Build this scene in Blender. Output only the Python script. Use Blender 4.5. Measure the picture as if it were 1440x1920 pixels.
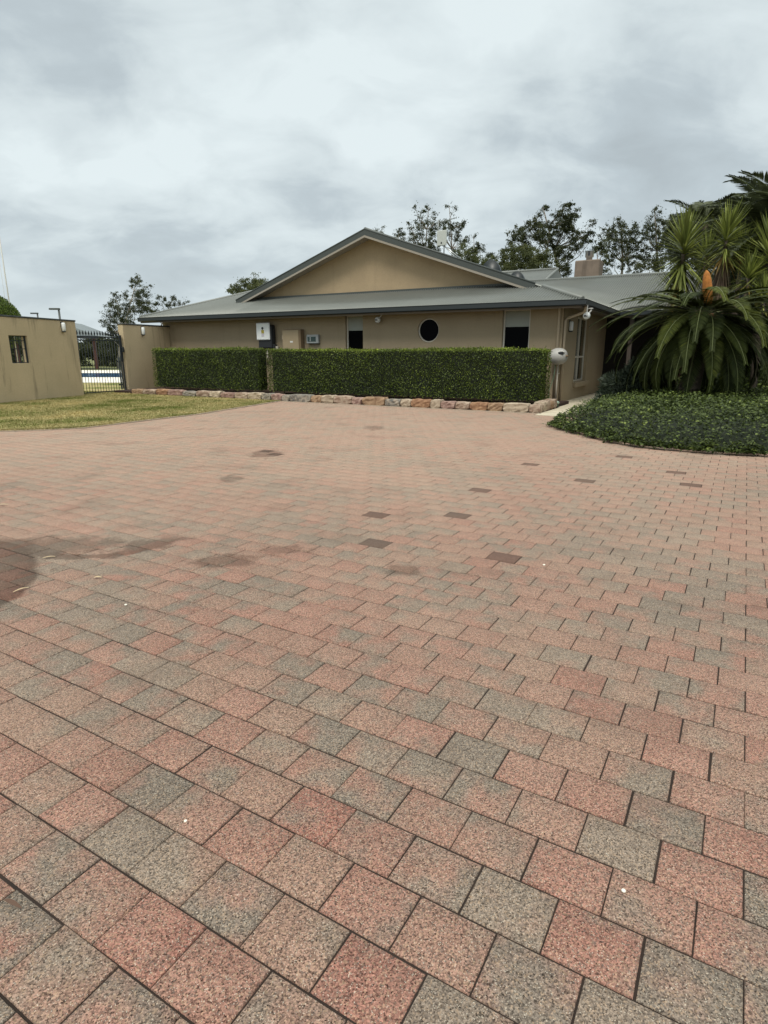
import bpy, math, random
import numpy as np
from mathutils import Vector, Matrix

for o in list(bpy.data.objects): bpy.data.objects.remove(o)
S = bpy.context.scene
COL = S.collection
random.seed(7); RNG = np.random.default_rng(7)
PI = math.pi
R = math.radians

# ------------------------------------------------------------------ camera
F, HZ = 1125.0, 297.0
TH = math.atan(HZ / F)
cam_d = bpy.data.cameras.new("camera"); cam = bpy.data.objects.new("camera", cam_d); COL.objects.link(cam)
cam_d.sensor_fit = 'VERTICAL'; cam_d.sensor_height = 24.0; cam_d.lens = 24.0 * F / 1920.0
cam_d.clip_start = 0.05; cam_d.clip_end = 3000
cam.location = (0, 0, 1.5); cam.rotation_euler = (PI / 2 - TH, 0, 0)
S.camera = cam
S.render.resolution_x = 768; S.render.resolution_y = 1024

# ------------------------------------------------------------------ world: overcast sky
world = bpy.data.worlds.new("World"); S.world = world; world.use_nodes = True
SUN_EL, SUN_AZ = R(58), R(205)     # azimuth clockwise from +Y
def build_world():
    nt = world.node_tree; N = nt.nodes; L = nt.links; N.clear()
    def n(t, **k):
        x = N.new(t)
        for a, b in k.items(): setattr(x, a, b)
        return x
    def math_(op, a, b=None, c=None, clamp=False):
        m = n('ShaderNodeMath', operation=op); m.use_clamp = clamp
        for i, v in enumerate((a, b, c)):
            if v is None: continue
            if isinstance(v, (int, float)): m.inputs[i].default_value = v
            else: L.new(v, m.inputs[i])
        return m.outputs[0]
    tc = n('ShaderNodeTexCoord'); sep = n('ShaderNodeSeparateXYZ'); L.new(tc.outputs['Generated'], sep.inputs[0])
    z = math_('MAXIMUM', sep.outputs[2], 0.0)
    zz = math_('ADD', z, 0.42)
    px = math_('DIVIDE', sep.outputs[0], zz); py = math_('DIVIDE', sep.outputs[1], zz)
    cmb = n('ShaderNodeCombineXYZ'); L.new(px, cmb.inputs[0]); L.new(py, cmb.inputs[1])
    def noise(scale, detail, rough, off, dist=0.0, sy=1.0):
        mp = n('ShaderNodeMapping'); L.new(cmb.outputs[0], mp.inputs[0])
        mp.inputs['Location'].default_value = off; mp.inputs['Scale'].default_value = (1, sy, 1)
        t = n('ShaderNodeTexNoise'); t.inputs['Scale'].default_value = scale; t.inputs['Detail'].default_value = detail
        t.inputs['Roughness'].default_value = rough; t.inputs['Distortion'].default_value = dist
        L.new(mp.outputs[0], t.inputs['Vector']); return t.outputs[0]
    a = noise(1.75, 6, 0.48, (3.1, 1.7, 0), 0.2, 1.15)
    b = noise(5.2, 7, 0.55, (7.3, 4.1, 0), 0.4, 1.3)
    s = math_('ADD', math_('MULTIPLY', a, 0.66), math_('MULTIPLY', b, 0.34))
    r = n('ShaderNodeValToRGB'); L.new(s, r.inputs[0])
    e = r.color_ramp.elements
    e[0].position = 0.33; e[0].color = (0.38, 0.43, 0.45, 1)
    e[1].position = 0.61; e[1].color = (0.665, 0.735, 0.745, 1)
    m1 = e.new(0.43); m1.color = (0.44, 0.50, 0.525, 1)
    m2 = e.new(0.51); m2.color = (0.56, 0.625, 0.64, 1)
    # brighter towards the zenith, as an overcast sky is
    up = n('ShaderNodeMapRange'); up.interpolation_type = 'SMOOTHSTEP'
    L.new(z, up.inputs[0]); up.inputs[1].default_value = 0.45; up.inputs[2].default_value = 0.95
    up.inputs[3].default_value = 1.0; up.inputs[4].default_value = 2.3
    low = n('ShaderNodeMapRange'); L.new(z, low.inputs[0]); low.inputs[1].default_value = 0.0; low.inputs[2].default_value = 0.16
    low.inputs[3].default_value = 1.0; low.inputs[4].default_value = 0.0
    hz = n('ShaderNodeMixRGB'); L.new(math_('MULTIPLY', low.outputs[0], 0.7), hz.inputs[0]); L.new(r.outputs[0], hz.inputs[1]); hz.inputs[2].default_value = (0.53, 0.60, 0.635, 1)
    wm = n('ShaderNodeMixRGB', blend_type='MULTIPLY'); zf = n('ShaderNodeMapRange'); L.new(z, zf.inputs[0]); zf.inputs[1].default_value = .45; zf.inputs[2].default_value = .9; L.new(zf.outputs[0], wm.inputs[0]); L.new(hz.outputs[0], wm.inputs[1]); wm.inputs[2].default_value = (1.06, .99, .90, 1)
    sc = n('ShaderNodeVectorMath', operation='SCALE'); L.new(wm.outputs[0], sc.inputs[0]); L.new(up.outputs[0], sc.inputs[3])
    sky = n('ShaderNodeTexSky', sky_type='NISHITA', sun_disc=False); sky.sun_elevation = SUN_EL; sky.sun_rotation = SUN_AZ
    bg1 = n('ShaderNodeBackground'); L.new(sky.outputs[0], bg1.inputs[0]); bg1.inputs[1].default_value = 0.06
    bg2 = n('ShaderNodeBackground'); L.new(sc.outputs[0], bg2.inputs[0]); bg2.inputs[1].default_value = 0.90
    mx = n('ShaderNodeMixShader'); mx.inputs[0].default_value = 0.90
    L.new(bg1.outputs[0], mx.inputs[1]); L.new(bg2.outputs[0], mx.inputs[2])
    out = n('ShaderNodeOutputWorld'); L.new(mx.outputs[0], out.inputs[0])
build_world()
sun_d = bpy.data.lights.new("sun", 'SUN'); sun = bpy.data.objects.new("sun", sun_d); COL.objects.link(sun)
sun_d.energy = 1.5; sun_d.angle = R(22); sun_d.color = (1.0, 0.94, 0.84)
sd = Vector((math.sin(SUN_AZ) * math.cos(SUN_EL), math.cos(SUN_AZ) * math.cos(SUN_EL), math.sin(SUN_EL)))
sun.rotation_euler = sd.to_track_quat('Z', 'Y').to_euler()
S.view_settings.view_transform = 'Standard'; S.view_settings.look = 'None'
S.view_settings.exposure = 0.50; S.view_settings.gamma = 1.0

# ------------------------------------------------------------------ helpers
def tag(o, label=None, cat=None, group=None, kind=None):
    if label: o['label'] = label
    if cat: o['category'] = cat
    if group: o['group'] = group
    if kind: o['kind'] = kind
    return o

def empty(name, loc=(0, 0, 0), rz=0.0, **k):
    o = bpy.data.objects.new(name, None); COL.objects.link(o)
    o.empty_display_size = 0.2
    o.location = loc; o.rotation_euler = (0, 0, rz)
    return tag(o, **k)

class MB:
    def __init__(s): s.v = []; s.f = []; s.sm = []
    def add(s, vs, fs, smooth=False):
        b = len(s.v); s.v += [tuple(x) for x in vs]
        for f in fs: s.f.append(tuple(b + i for i in f)); s.sm.append(smooth)
        return s
    def box(s, x0, x1, y0, y1, z0, z1, c=0.0):
        if c <= 0:
            return s.add([(x0,y0,z0),(x1,y0,z0),(x1,y1,z0),(x0,y1,z0),(x0,y0,z1),(x1,y0,z1),(x1,y1,z1),(x0,y1,z1)],
                     [(0,3,2,1),(4,5,6,7),(0,1,5,4),(1,2,6,5),(2,3,7,6),(3,0,4,7)])
        vs = []; idx = {}
        X = (x0, x1); Y = (y0, y1); Z = (z0, z1)
        for i in (0, 1):
            for j in (0, 1):
                for k in (0, 1):
                    sx = c if i == 0 else -c; sy = c if j == 0 else -c; sz = c if k == 0 else -c
                    for ax in range(3):
                        p = [X[i] + sx, Y[j] + sy, Z[k] + sz]; p[ax] = (X[i], Y[j], Z[k])[ax]
                        idx[(i, j, k, ax)] = len(vs); vs.append(tuple(p))
        fs = []
        for ax in range(3):
            o1, o2 = [q for q in range(3) if q != ax]
            for side in (0, 1):
                q = []
                for (p1, p2) in ((0,0),(1,0),(1,1),(0,1)):
                    t = [0,0,0]; t[ax] = side; t[o1] = p1; t[o2] = p2; q.append(idx[(t[0],t[1],t[2],ax)])
                fs.append(tuple(q))
            for p1 in (0, 1):
                for p2 in (0, 1):
                    t = [0,0,0]; t[o1] = p1; t[o2] = p2
                    a = list(t); a[ax] = 0; b = list(t); b[ax] = 1
                    fs.append((idx[(*a, o1)], idx[(*b, o1)], idx[(*b, o2)], idx[(*a, o2)]))
        for i in (0,1):
            for j in (0,1):
                for k in (0,1): fs.append((idx[(i,j,k,0)], idx[(i,j,k,1)], idx[(i,j,k,2)]))
        return s.add(vs, fs)
    def tube(s, pts, rad, n=8, cap=True):
        pts = [Vector(p) for p in pts]
        if not hasattr(rad, '__len__'): rad = [rad] * len(pts)
        b = len(s.v); ref = None
        for i, p in enumerate(pts):
            d = (pts[min(i+1, len(pts)-1)] - pts[max(i-1, 0)]).normalized()
            if ref is None: ref = Vector((1,0,0)) if abs(d.x) < .8 else Vector((0,1,0))
            u = d.cross(ref).normalized(); w = d.cross(u).normalized(); ref = w.cross(d) * -1 if False else ref
            for k in range(n):
                a = 2*PI*k/n; q = p + (u*math.cos(a) + w*math.sin(a)) * rad[i]; s.v.append(tuple(q))
        for i in range(len(pts)-1):
            for k in range(n):
                s.f.append((b+i*n+k, b+i*n+(k+1)%n, b+(i+1)*n+(k+1)%n, b+(i+1)*n+k)); s.sm.append(n > 5)
        if cap:
            s.f.append(tuple(b+k for k in range(n))[::-1]); s.sm.append(False)
            s.f.append(tuple(b+(len(pts)-1)*n+k for k in range(n))); s.sm.append(False)
        return s
    def lathe(s, prof, n=20, org=(0,0,0), axis='z', smooth=True):
        b = len(s.v)
        for r, h in prof:
            for k in range(n):
                a = 2*PI*k/n; x, y = r*math.cos(a), r*math.sin(a)
                p = {'z': (x, y, h), 'y': (x, h, y), 'x': (h, x, y)}[axis]
                s.v.append((p[0]+org[0], p[1]+org[1], p[2]+org[2]))
        for i in range(len(prof)-1):
            for k in range(n):
                s.f.append((b+i*n+k, b+i*n+(k+1)%n, b+(i+1)*n+(k+1)%n, b+(i+1)*n+k)); s.sm.append(smooth)
        return s
    def prism(s, pts, y0, y1):      # polygon given in (x, z), extruded along y
        n = len(pts); b = len(s.v)
        s.v += [(p[0], y0, p[1]) for p in pts] + [(p[0], y1, p[1]) for p in pts]
        s.f.append(tuple(b+i for i in range(n))); s.f.append(tuple(b+n+i for i in range(n))[::-1]); s.sm += [False]*2
        for i in range(n):
            j = (i+1) % n; s.f.append((b+i, b+n+i, b+n+j, b+j)); s.sm.append(False)
        return s
    def poly(s, pts): return s.add(pts, [tuple(range(len(pts)))])
    def build(s, name, mat, parent=None, loc=None, rz=0.0, recalc=True, **k):
        me = bpy.data.meshes.new(name); me.from_pydata(s.v, [], s.f); me.update()
        if recalc:
            import bmesh
            bm = bmesh.new(); bm.from_mesh(me); bmesh.ops.recalc_face_normals(bm, faces=bm.faces); 
            bm.to_mesh(me); bm.free()
        me.polygons.foreach_set('use_smooth', s.sm)
        me.materials.append(mat)
        o = bpy.data.objects.new(name, me); COL.objects.link(o)
        if parent is not None: o.parent = parent
        if loc is not None: o.location = loc; o.rotation_euler = (0, 0, rz)
        return tag(o, **k)

def np_mesh(name, V, Fc, mat, cols=None, parent=None, smooth=False, **k):
    """V (n,3), Fc (m,k) faces all of one size, cols (m,) per-face value"""
    me = bpy.data.meshes.new(name); n = len(V); m, q = Fc.shape
    me.vertices.add(n); me.vertices.foreach_set('co', np.asarray(V, dtype=np.float32).ravel())
    me.loops.add(m*q); me.loops.foreach_set('vertex_index', Fc.astype(np.int32).ravel())
    me.polygons.add(m); me.polygons.foreach_set('loop_start', np.arange(0, m*q, q, dtype=np.int32))
    if smooth: me.polygons.foreach_set('use_smooth', np.ones(m, dtype=bool))
    if cols is not None:
        a = me.attributes.new('tone', 'FLOAT', 'FACE'); a.data.foreach_set('value', np.asarray(cols, dtype=np.float32))
    me.update(); me.validate()
    me.materials.append(mat)
    o = bpy.data.objects.new(name, me); COL.objects.link(o)
    if parent is not None: o.parent = parent
    return tag(o, **k)

def unit(a): return a / (np.linalg.norm(a, axis=-1, keepdims=True) + 1e-9)

def leaf_quads(P, D, Nn, length, width, fold=0.0):
    """diamond leaves: base P, direction D, normal Nn, arrays; returns V, F (quads)"""
    n = len(P); D = unit(D); W = unit(np.cross(D, Nn)); Nn = unit(np.cross(W, D))
    length = np.broadcast_to(length, (n,))[:, None]; width = np.broadcast_to(width, (n,))[:, None]
    V = np.empty((n, 4, 3)); V[:, 0] = P
    V[:, 1] = P + D*length*.45 + W*width*.5 + Nn*fold*width
    V[:, 2] = P + D*length
    V[:, 3] = P + D*length*.45 - W*width*.5 + Nn*fold*width
    return V.reshape(-1, 3), np.arange(n*4).reshape(n, 4)

# ------------------------------------------------------------------ materials
def mat(name, color, rough=0.7, metal=0.0, var=0.0, vscale=3.0, bump=0.0, bscale=40.0, spec=0.5, fine=0.0, streak=0.0, coat=0.0):
    m = bpy.data.materials.new(name); m.use_nodes = True; nt = m.node_tree; N = nt.nodes; L = nt.links
    p = N['Principled BSDF']; p.inputs['Roughness'].default_value = rough; p.inputs['Metallic'].default_value = metal
    p.inputs['Specular IOR Level'].default_value = spec; p.inputs['Coat Weight'].default_value = coat
    c = (*color, 1); p.inputs['Base Color'].default_value = c
    tc = N.new('ShaderNodeTexCoord'); cur = None
    def noise(scale, detail=5, vec=None, rough=.55):
        t = N.new('ShaderNodeTexNoise'); t.inputs['Scale'].default_value = scale; t.inputs['Detail'].default_value = detail
        t.inputs['Roughness'].default_value = rough
        L.new(vec or tc.outputs['Object'], t.inputs['Vector']); return t.outputs[0]
    def mul(cur, fac_out, lo, hi, a=.3, b=.7):
        mr = N.new('ShaderNodeMapRange'); L.new(fac_out, mr.inputs[0]); mr.inputs[1].default_value = a; mr.inputs[2].default_value = b
        mr.inputs[3].default_value = lo; mr.inputs[4].default_value = hi
        v = N.new('ShaderNodeVectorMath'); v.operation = 'SCALE'
        if cur is None: v.inputs[0].default_value = color
        else: L.new(cur, v.inputs[0])
        L.new(mr.outputs[0], v.inputs[3]); return v.outputs[0]
    if var: cur = mul(cur, noise(vscale), 1-var, 1+var)
    if fine: cur = mul(cur, noise(vscale*22, 3), 1-fine, 1+fine)
    if streak:
        mp = N.new('ShaderNodeMapping'); L.new(tc.outputs['Object'], mp.inputs[0]); mp.inputs['Scale'].default_value = (1.5, 1.5, 0.14)
        cur = mul(cur, noise(1.6, 5, mp.outputs[0], .68), 1-streak, 1+streak*.1, .34, .44)
    if cur is not None: L.new(cur, p.inputs['Base Color'])
    if bump:
        b = N.new('ShaderNodeBump'); b.inputs['Strength'].default_value = bump; b.inputs['Distance'].default_value = 0.01
        L.new(noise(bscale, 6), b.inputs['Height']); L.new(b.outputs[0], p.inputs['Normal'])
    return m

def leaf_mat(name, ramp, rough=0.5, trans=0.25, spec=0.35, low=0.0, lscale=1.5):
    m = bpy.data.materials.new(name); m.use_nodes = True; nt = m.node_tree; N = nt.nodes; L = nt.links
    p = N['Principled BSDF']; p.inputs['Roughness'].default_value = rough; p.inputs['Specular IOR Level'].default_value = spec
    at = N.new('ShaderNodeAttribute'); at.attribute_name = 'tone'
    fac = at.outputs['Fac']
    if low:
        tc = N.new('ShaderNodeTexCoord'); t = N.new('ShaderNodeTexNoise'); t.inputs['Scale'].default_value = lscale; L.new(tc.outputs['Object'], t.inputs['Vector'])
        mr = N.new('ShaderNodeMapRange'); L.new(t.outputs[0], mr.inputs[0]); mr.inputs[1].default_value = .3; mr.inputs[2].default_value = .7
        mr.inputs[3].default_value = -low; mr.inputs[4].default_value = low
        ad = N.new('ShaderNodeMath'); ad.operation = 'ADD'; L.new(fac, ad.inputs[0]); L.new(mr.outputs[0], ad.inputs[1]); fac = ad.outputs[0]
    r = N.new('ShaderNodeValToRGB'); e = r.color_ramp.elements
    e[0].position = ramp[0][0]; e[0].color = (*ramp[0][1], 1); e[1].position = ramp[-1][0]; e[1].color = (*ramp[-1][1], 1)
    for q, c in ramp[1:-1]: x = e.new(q); x.color = (*c, 1)
    L.new(fac, r.inputs[0]); L.new(r.outputs[0], p.inputs['Base Color'])
    if trans:
        t = N.new('ShaderNodeBsdfTranslucent'); L.new(r.outputs[0], t.inputs[0]); mx = N.new('ShaderNodeMixShader'); mx.inputs[0].default_value = trans
        L.new(p.outputs[0], mx.inputs[1]); L.new(t.outputs[0], mx.inputs[2]); L.new(mx.outputs[0], N['Material Output'].inputs[0])
    return m

M = {}
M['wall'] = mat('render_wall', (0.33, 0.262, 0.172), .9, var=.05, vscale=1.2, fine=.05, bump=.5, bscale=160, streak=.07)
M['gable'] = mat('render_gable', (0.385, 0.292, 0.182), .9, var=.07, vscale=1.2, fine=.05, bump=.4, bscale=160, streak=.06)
M['yard_wall'] = mat('render_yard_wall', (0.47, 0.375, 0.24), .92, var=.08, vscale=1.0, fine=.05, bump=.6, bscale=120, streak=.40)
M['cap'] = mat('wall_cap', (0.05, 0.055, 0.055), .8, var=.3, vscale=4)
M['roof'] = mat('roof_metal', (0.170, 0.180, 0.165), .38, metal=0.2, var=.06, vscale=.8, fine=.05)
M['ridge'] = mat('ridge_metal', (0.18, 0.19, 0.175), .5, metal=.1)
M['gutter'] = mat('gutter_metal', (0.020, 0.026, 0.029), .4, spec=.5)
M['barge'] = mat('barge_metal', (0.055, 0.064, 0.060), .5)
M['soffit'] = mat('soffit', (0.16, 0.135, 0.11), .8)
M['bargesoffit'] = mat('barge_soffit', (0.30, 0.27, 0.225), .8)
M['white'] = mat('white_paint', (0.72, 0.71, 0.68), .45)
M['frame'] = mat('window_frame', (0.62, 0.58, 0.50), .45)
M['dark'] = mat('dark_interior', (0.012, 0.012, 0.013), .6)
M['glass'] = mat('window_glass', (0.004, 0.004, 0.005), .06, spec=.12)
M['blind'] = mat('blind', (0.33, 0.345, 0.31), .8)
M['curtain'] = mat('curtain', (0.27, 0.25, 0.215), .8, var=.15, vscale=6)
M['pipe'] = mat('pipe', (0.42, 0.34, 0.24), .6)
M['palepipe'] = mat('pale_pipe', (0.55, 0.50, 0.42), .5)
M['black'] = mat('black_plastic', (0.018, 0.020, 0.024), .5)
M['plastic'] = mat('white_plastic', (0.78, 0.80, 0.80), .35)
M['grey'] = mat('grey_plastic', (0.33, 0.35, 0.35), .5)
M['screen'] = mat('lcd_window', (0.035, 0.065, 0.065), .25)
M['yellow'] = mat('warning_sticker', (0.42, 0.33, 0.05), .6)
M['sticker'] = mat('pale_sticker', (0.55, 0.52, 0.58), .6)
M['box'] = mat('meter_box_paint', (0.34, 0.265, 0.165), .6, var=.05)
M['boxedge'] = mat('meter_box_edge', (0.20, 0.14, 0.08), .7)
M['green'] = mat('green_rubber', (0.10, 0.20, 0.12), .5)
M['palegreen'] = mat('pale_green_plastic', (0.42, 0.55, 0.47), .5)
M['steel'] = mat('galvanised', (0.5, 0.52, 0.52), .35, metal=.8)
M['chimney'] = mat('chimney_render', (0.20, 0.155, 0.12), .9, var=.15, vscale=3, streak=.25, bump=.3)
M['iron'] = mat('gate_iron', (0.018, 0.024, 0.030), .5)
M['orange'] = mat('cycad_cone', (0.40, 0.15, 0.030), .85, bump=1.0, bscale=60, var=.3, vscale=14)
M['wood'] = mat('red_timber', (0.07, 0.022, 0.014), .6, var=.3)
M['mulch'] = mat('mulch', (0.035, 0.016, 0.010), .95, var=.5, vscale=12, bump=1, bscale=40)
M['soil'] = mat('soil', (0.02, 0.016, 0.011), .95, var=.4, vscale=9, bump=1)
M['kerb'] = mat('kerb_concrete', (0.36, 0.29, 0.22), .9, var=.15, vscale=3, fine=.12)
M['bark'] = mat('gum_bark', (0.20, 0.17, 0.145), .9, var=.4, vscale=1.5)
M['palebark'] = mat('pale_gum_bark', (0.42, 0.37, 0.31), .9, var=.3, vscale=1.5)
M['palmbark'] = mat('palm_bark', (0.12, 0.095, 0.07), .95, var=.5, vscale=12, bump=1, bscale=20)
M['dead'] = leaf_mat('dead_leaf', [(0, (0.07, 0.045, 0.03)), (1, (0.25, 0.18, 0.12))], .8, 0)
M['concretewhite'] = mat('pool_paving', (0.80, 0.76, 0.66), .8, var=.05)
M['rachis'] = mat('frond_stalk', (0.115, 0.14, 0.045), .6)

def stone_mat(name, c1, c2):
    m = bpy.data.materials.new(name); m.use_nodes = True; N = m.node_tree.nodes; L = m.node_tree.links
    p = N['Principled BSDF']; p.inputs['Roughness'].default_value = .9
    tc = N.new('ShaderNodeTexCoord'); t = N.new('ShaderNodeTexNoise'); t.inputs['Scale'].default_value = 5; t.inputs['Detail'].default_value = 8; t.inputs['Distortion'].default_value = 1.2
    L.new(tc.outputs['Object'], t.inputs[0]); r = N.new('ShaderNodeValToRGB'); r.color_ramp.elements[0].position = .36; r.color_ramp.elements[1].position = .64
    r.color_ramp.elements[0].color = (*c1, 1); r.color_ramp.elements[1].color = (*c2, 1); L.new(t.outputs[0], r.inputs[0]); L.new(r.outputs[0], p.inputs[0])
    b = N.new('ShaderNodeBump'); b.inputs['Distance'].default_value = .03; b.inputs['Strength'].default_value = .8
    L.new(t.outputs[0], b.inputs['Height']); L.new(b.outputs[0], p.inputs['Normal']); return m
STONES = [stone_mat('sandstone', (0.25, 0.165, 0.12), (0.42, 0.33, 0.25)), stone_mat('pink_stone', (0.20, 0.115, 0.095), (0.38, 0.26, 0.21)),
          stone_mat('cream_stone', (0.29, 0.225, 0.16), (0.48, 0.39, 0.29)), stone_mat('brown_stone', (0.20, 0.10, 0.055), (0.36, 0.21, 0.12)),
          stone_mat('grey_stone', (0.13, 0.125, 0.115), (0.34, 0.29, 0.23)), stone_mat('ochre_stone', (0.22, 0.135, 0.08), (0.37, 0.25, 0.155))]

def paver_mat():
    m = bpy.data.materials.new('paver'); m.use_nodes = True; N = m.node_tree.nodes; L = m.node_tree.links
    p = N['Principled BSDF']; p.inputs['Roughness'].default_value = .9; p.inputs['Specular IOR Level'].default_value = .12; p.inputs['Sheen Weight'].default_value = .04; p.inputs['Sheen Roughness'].default_value = .45; p.inputs['Sheen Tint'].default_value = (1, .86, .72, 1)
    tc = N.new('ShaderNodeTexCoord'); P = tc.outputs['Object']
    at = N.new('ShaderNodeAttribute'); at.attribute_name = 'tone'; T = at.outputs['Fac']
    def mth(op, a, b=None, c=None, clamp=False):
        x = N.new('ShaderNodeMath'); x.operation = op; x.use_clamp = clamp
        for i, v in enumerate((a, b, c)):
            if v is None: continue
            if isinstance(v, (int, float)): x.inputs[i].default_value = v
            else: L.new(v, x.inputs[i])
        return x.outputs[0]
    def rng(f, a, b, lo, hi, smooth=False):
        x = N.new('ShaderNodeMapRange'); L.new(f, x.inputs[0])
        if smooth: x.interpolation_type = 'SMOOTHSTEP'
        for i, v in enumerate((a, b, lo, hi)): x.inputs[i+1].default_value = v
        return x.outputs[0]
    def noise(scale, detail=3, vec=P, rough=.5, dim='3D', w=None):
        t = N.new('ShaderNodeTexNoise'); t.noise_dimensions = dim; t.inputs['Scale'].default_value = scale; t.inputs['Detail'].default_value = detail
        t.inputs['Roughness'].default_value = rough; L.new(vec, t.inputs['Vector'])
        if w is not None: L.new(w, t.inputs['W'])
        return t.outputs[0]
    def mix(f, a, b, mode='MIX'):
        x = N.new('ShaderNodeMixRGB'); x.blend_type = mode
        for i, v in enumerate((f, a, b)):
            if isinstance(v, (int, float)): x.inputs[i].default_value = v
            elif isinstance(v, tuple): x.inputs[i].default_value = (*v, 1)
            else: L.new(v, x.inputs[i])
        return x.outputs[0]
    w = mth('MULTIPLY', T, 137.0)
    zone = noise(0.75, 3)                                   # clusters of greyer pavers
    inner = noise(5.2, 3, dim='4D', w=w)                    # colour drift inside each paver
    frac = mth('FRACT', T)
    g = mth('ADD', mth('ADD', mth('MULTIPLY', frac, 0.44), mth('MULTIPLY', rng(inner, .3, .7, 0, 1), .60)), mth('MULTIPLY', rng(zone, .35, .65, 0, 1), 0.40))
    gf = rng(g, .58, .98, 0, 1, True)
    red = mix(rng(noise(2.1, 2, dim='4D', w=w), .35, .65, 0, 1), (0.320, 0.150, 0.115), (0.375, 0.208, 0.160))
    hue = mth('FRACT', mth('MULTIPLY', T, 7.31))
    red = mix(mth('MULTIPLY', hue, .75), red, (0.325, 0.222, 0.168))
    grey = mix(hue, (0.212, 0.178, 0.145), (0.280, 0.220, 0.173))
    col = mix(gf, red, grey)
    # aggregate
    v1 = N.new('ShaderNodeTexVoronoi'); v1.inputs['Scale'].default_value = 235; L.new(P, v1.inputs['Vector'])
    sp = N.new('ShaderNodeSeparateColor'); L.new(v1.outputs['Color'], sp.inputs[0])
    v2 = N.new('ShaderNodeTexVoronoi'); v2.inputs['Scale'].default_value = 400; L.new(P, v2.inputs['Vector'])
    sp2 = N.new('ShaderNodeSeparateColor'); L.new(v2.outputs['Color'], sp2.inputs[0])
    k = mth('ADD', rng(sp.outputs[0], 0, 1, .32, 1.60), rng(sp2.outputs[0], 0, 1, -.32, .36))
    k = mth('MULTIPLY', k, .75); x = N.new('ShaderNodeVectorMath'); x.operation = 'SCALE'; L.new(col, x.inputs[0]); L.new(k, x.inputs[3]); col = x.outputs[0]
    col = mix(rng(sp.outputs[1], .80, .88, 0, .38), col, (0.50, 0.35, 0.23))
    col = mix(rng(sp.outputs[2], .84, .90, 0, .55), col, (0.14, 0.115, 0.10))
    col = mix(rng(sp2.outputs[1], .965, .975, 0, .55), col, (0.62, 0.56, 0.46))
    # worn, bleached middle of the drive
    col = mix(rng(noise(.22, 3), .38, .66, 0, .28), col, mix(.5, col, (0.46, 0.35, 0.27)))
    # dusty tan rising towards the house; grazing-view paleness put into the colour
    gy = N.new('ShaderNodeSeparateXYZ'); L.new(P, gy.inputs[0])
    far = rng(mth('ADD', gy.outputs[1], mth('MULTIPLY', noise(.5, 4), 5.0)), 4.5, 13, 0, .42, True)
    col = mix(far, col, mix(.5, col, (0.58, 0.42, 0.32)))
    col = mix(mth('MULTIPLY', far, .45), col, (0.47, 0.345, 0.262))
    # dirt
    col = mix(rng(noise(1.4, 6, rough=.62), .54, .74, 0, .42), col, (0.12, 0.085, 0.065))
    # dark individual pavers (tone > 10)
    dk = mth('GREATER_THAN', T, 10.0)
    col = mix(mth('MULTIPLY', dk, .72), col, (0.085, 0.052, 0.042))
    # oil / wet stains with shapes of their own, in ground coordinates
    sep = N.new('ShaderNodeSeparateXYZ'); geo = N.new('ShaderNodeNewGeometry'); L.new(geo.outputs['Position'], sep.inputs[0])
    wob = rng(noise(3.0, 4), .3, .7, -.09, .09)
    def dist(cx, cy, sx=1.0, sy=1.0):
        dx = mth('DIVIDE', mth('SUBTRACT', sep.outputs[0], cx), sx); dy = mth('DIVIDE', mth('SUBTRACT', sep.outputs[1], cy), sy)
        return mth('ADD', mth('SQRT', mth('ADD', mth('MULTIPLY', dx, dx), mth('MULTIPLY', dy, dy))), wob)
    def ring(d, r, wd, s):   # soft ring
        return rng(mth('ABSOLUTE', mth('SUBTRACT', d, r)), wd*.5, wd, s, 0, True)
    wob0 = wob; wobs = rng(noise(6.5, 6, rough=.68), .3, .7, -.42, .42)
    def blot(cx, cy, sx, sy, s_): return rng(mth('ADD', mth('SUBTRACT', dist(cx, cy, sx, sy), wob0), wobs), .52, 1.0, s_*.74, 0, True)
    st = []
    d0 = mth('SUBTRACT', dist(-3.9, 3.4), mth('MULTIPLY', wob, .45)); st.append(rng(d0, 1.53, 1.60, .78, 0, True)); st[0] = mth('MULTIPLY', st[0], rng(d0, .9, 1.5, .55, 1))
    st.append(mth('MULTIPLY', ring(dist(-2.35, 4.95), .60, .11, .62), rng(sep.outputs[1], 4.70, 4.95, 1, 0, True)))
    st.append(blot(-2.75, 4.62, 0.825, 0.330, 0.67))
    st.append(blot(-1.18, 4.24, 0.286, 0.187, 0.74))
    st.append(blot(-.80, 4.50, 0.264, 0.143, 0.57))
    st.append(blot(-1.95, 4.62, 0.220, 0.220, 0.72))
    st.append(blot(-1.83, 9.2, 0.330, 0.495, 0.74))
    st.append(blot(-1.9, 7.3, 0.154, 0.330, 0.62))
    st.append(blot(-.2, 12.6, 0.242, 0.550, 0.62))
    st.append(blot(.14, 4.05, 0.176, 0.132, 0.67))
    tot = st[0]
    for q in st[1:]: tot = mth('MAXIMUM', tot, q)
    col = mix(tot, col, mix(1.0, col, (0.30, 0.26, 0.25), 'MULTIPLY'))
    L.new(col, p.inputs['Base Color'])
    b = N.new('ShaderNodeBump'); b.inputs['Strength'].default_value = .55; b.inputs['Distance'].default_value = .003
    L.new(mth('ADD', v1.outputs['Distance'], mth('MULTIPLY', sp2.outputs[0], .25)), b.inputs['Height']); L.new(b.outputs[0], p.inputs['Normal'])
    return m
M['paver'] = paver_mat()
M['joint'] = mat('joint_sand', (0.022, 0.013, 0.009), .95, var=.4, vscale=8)
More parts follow.
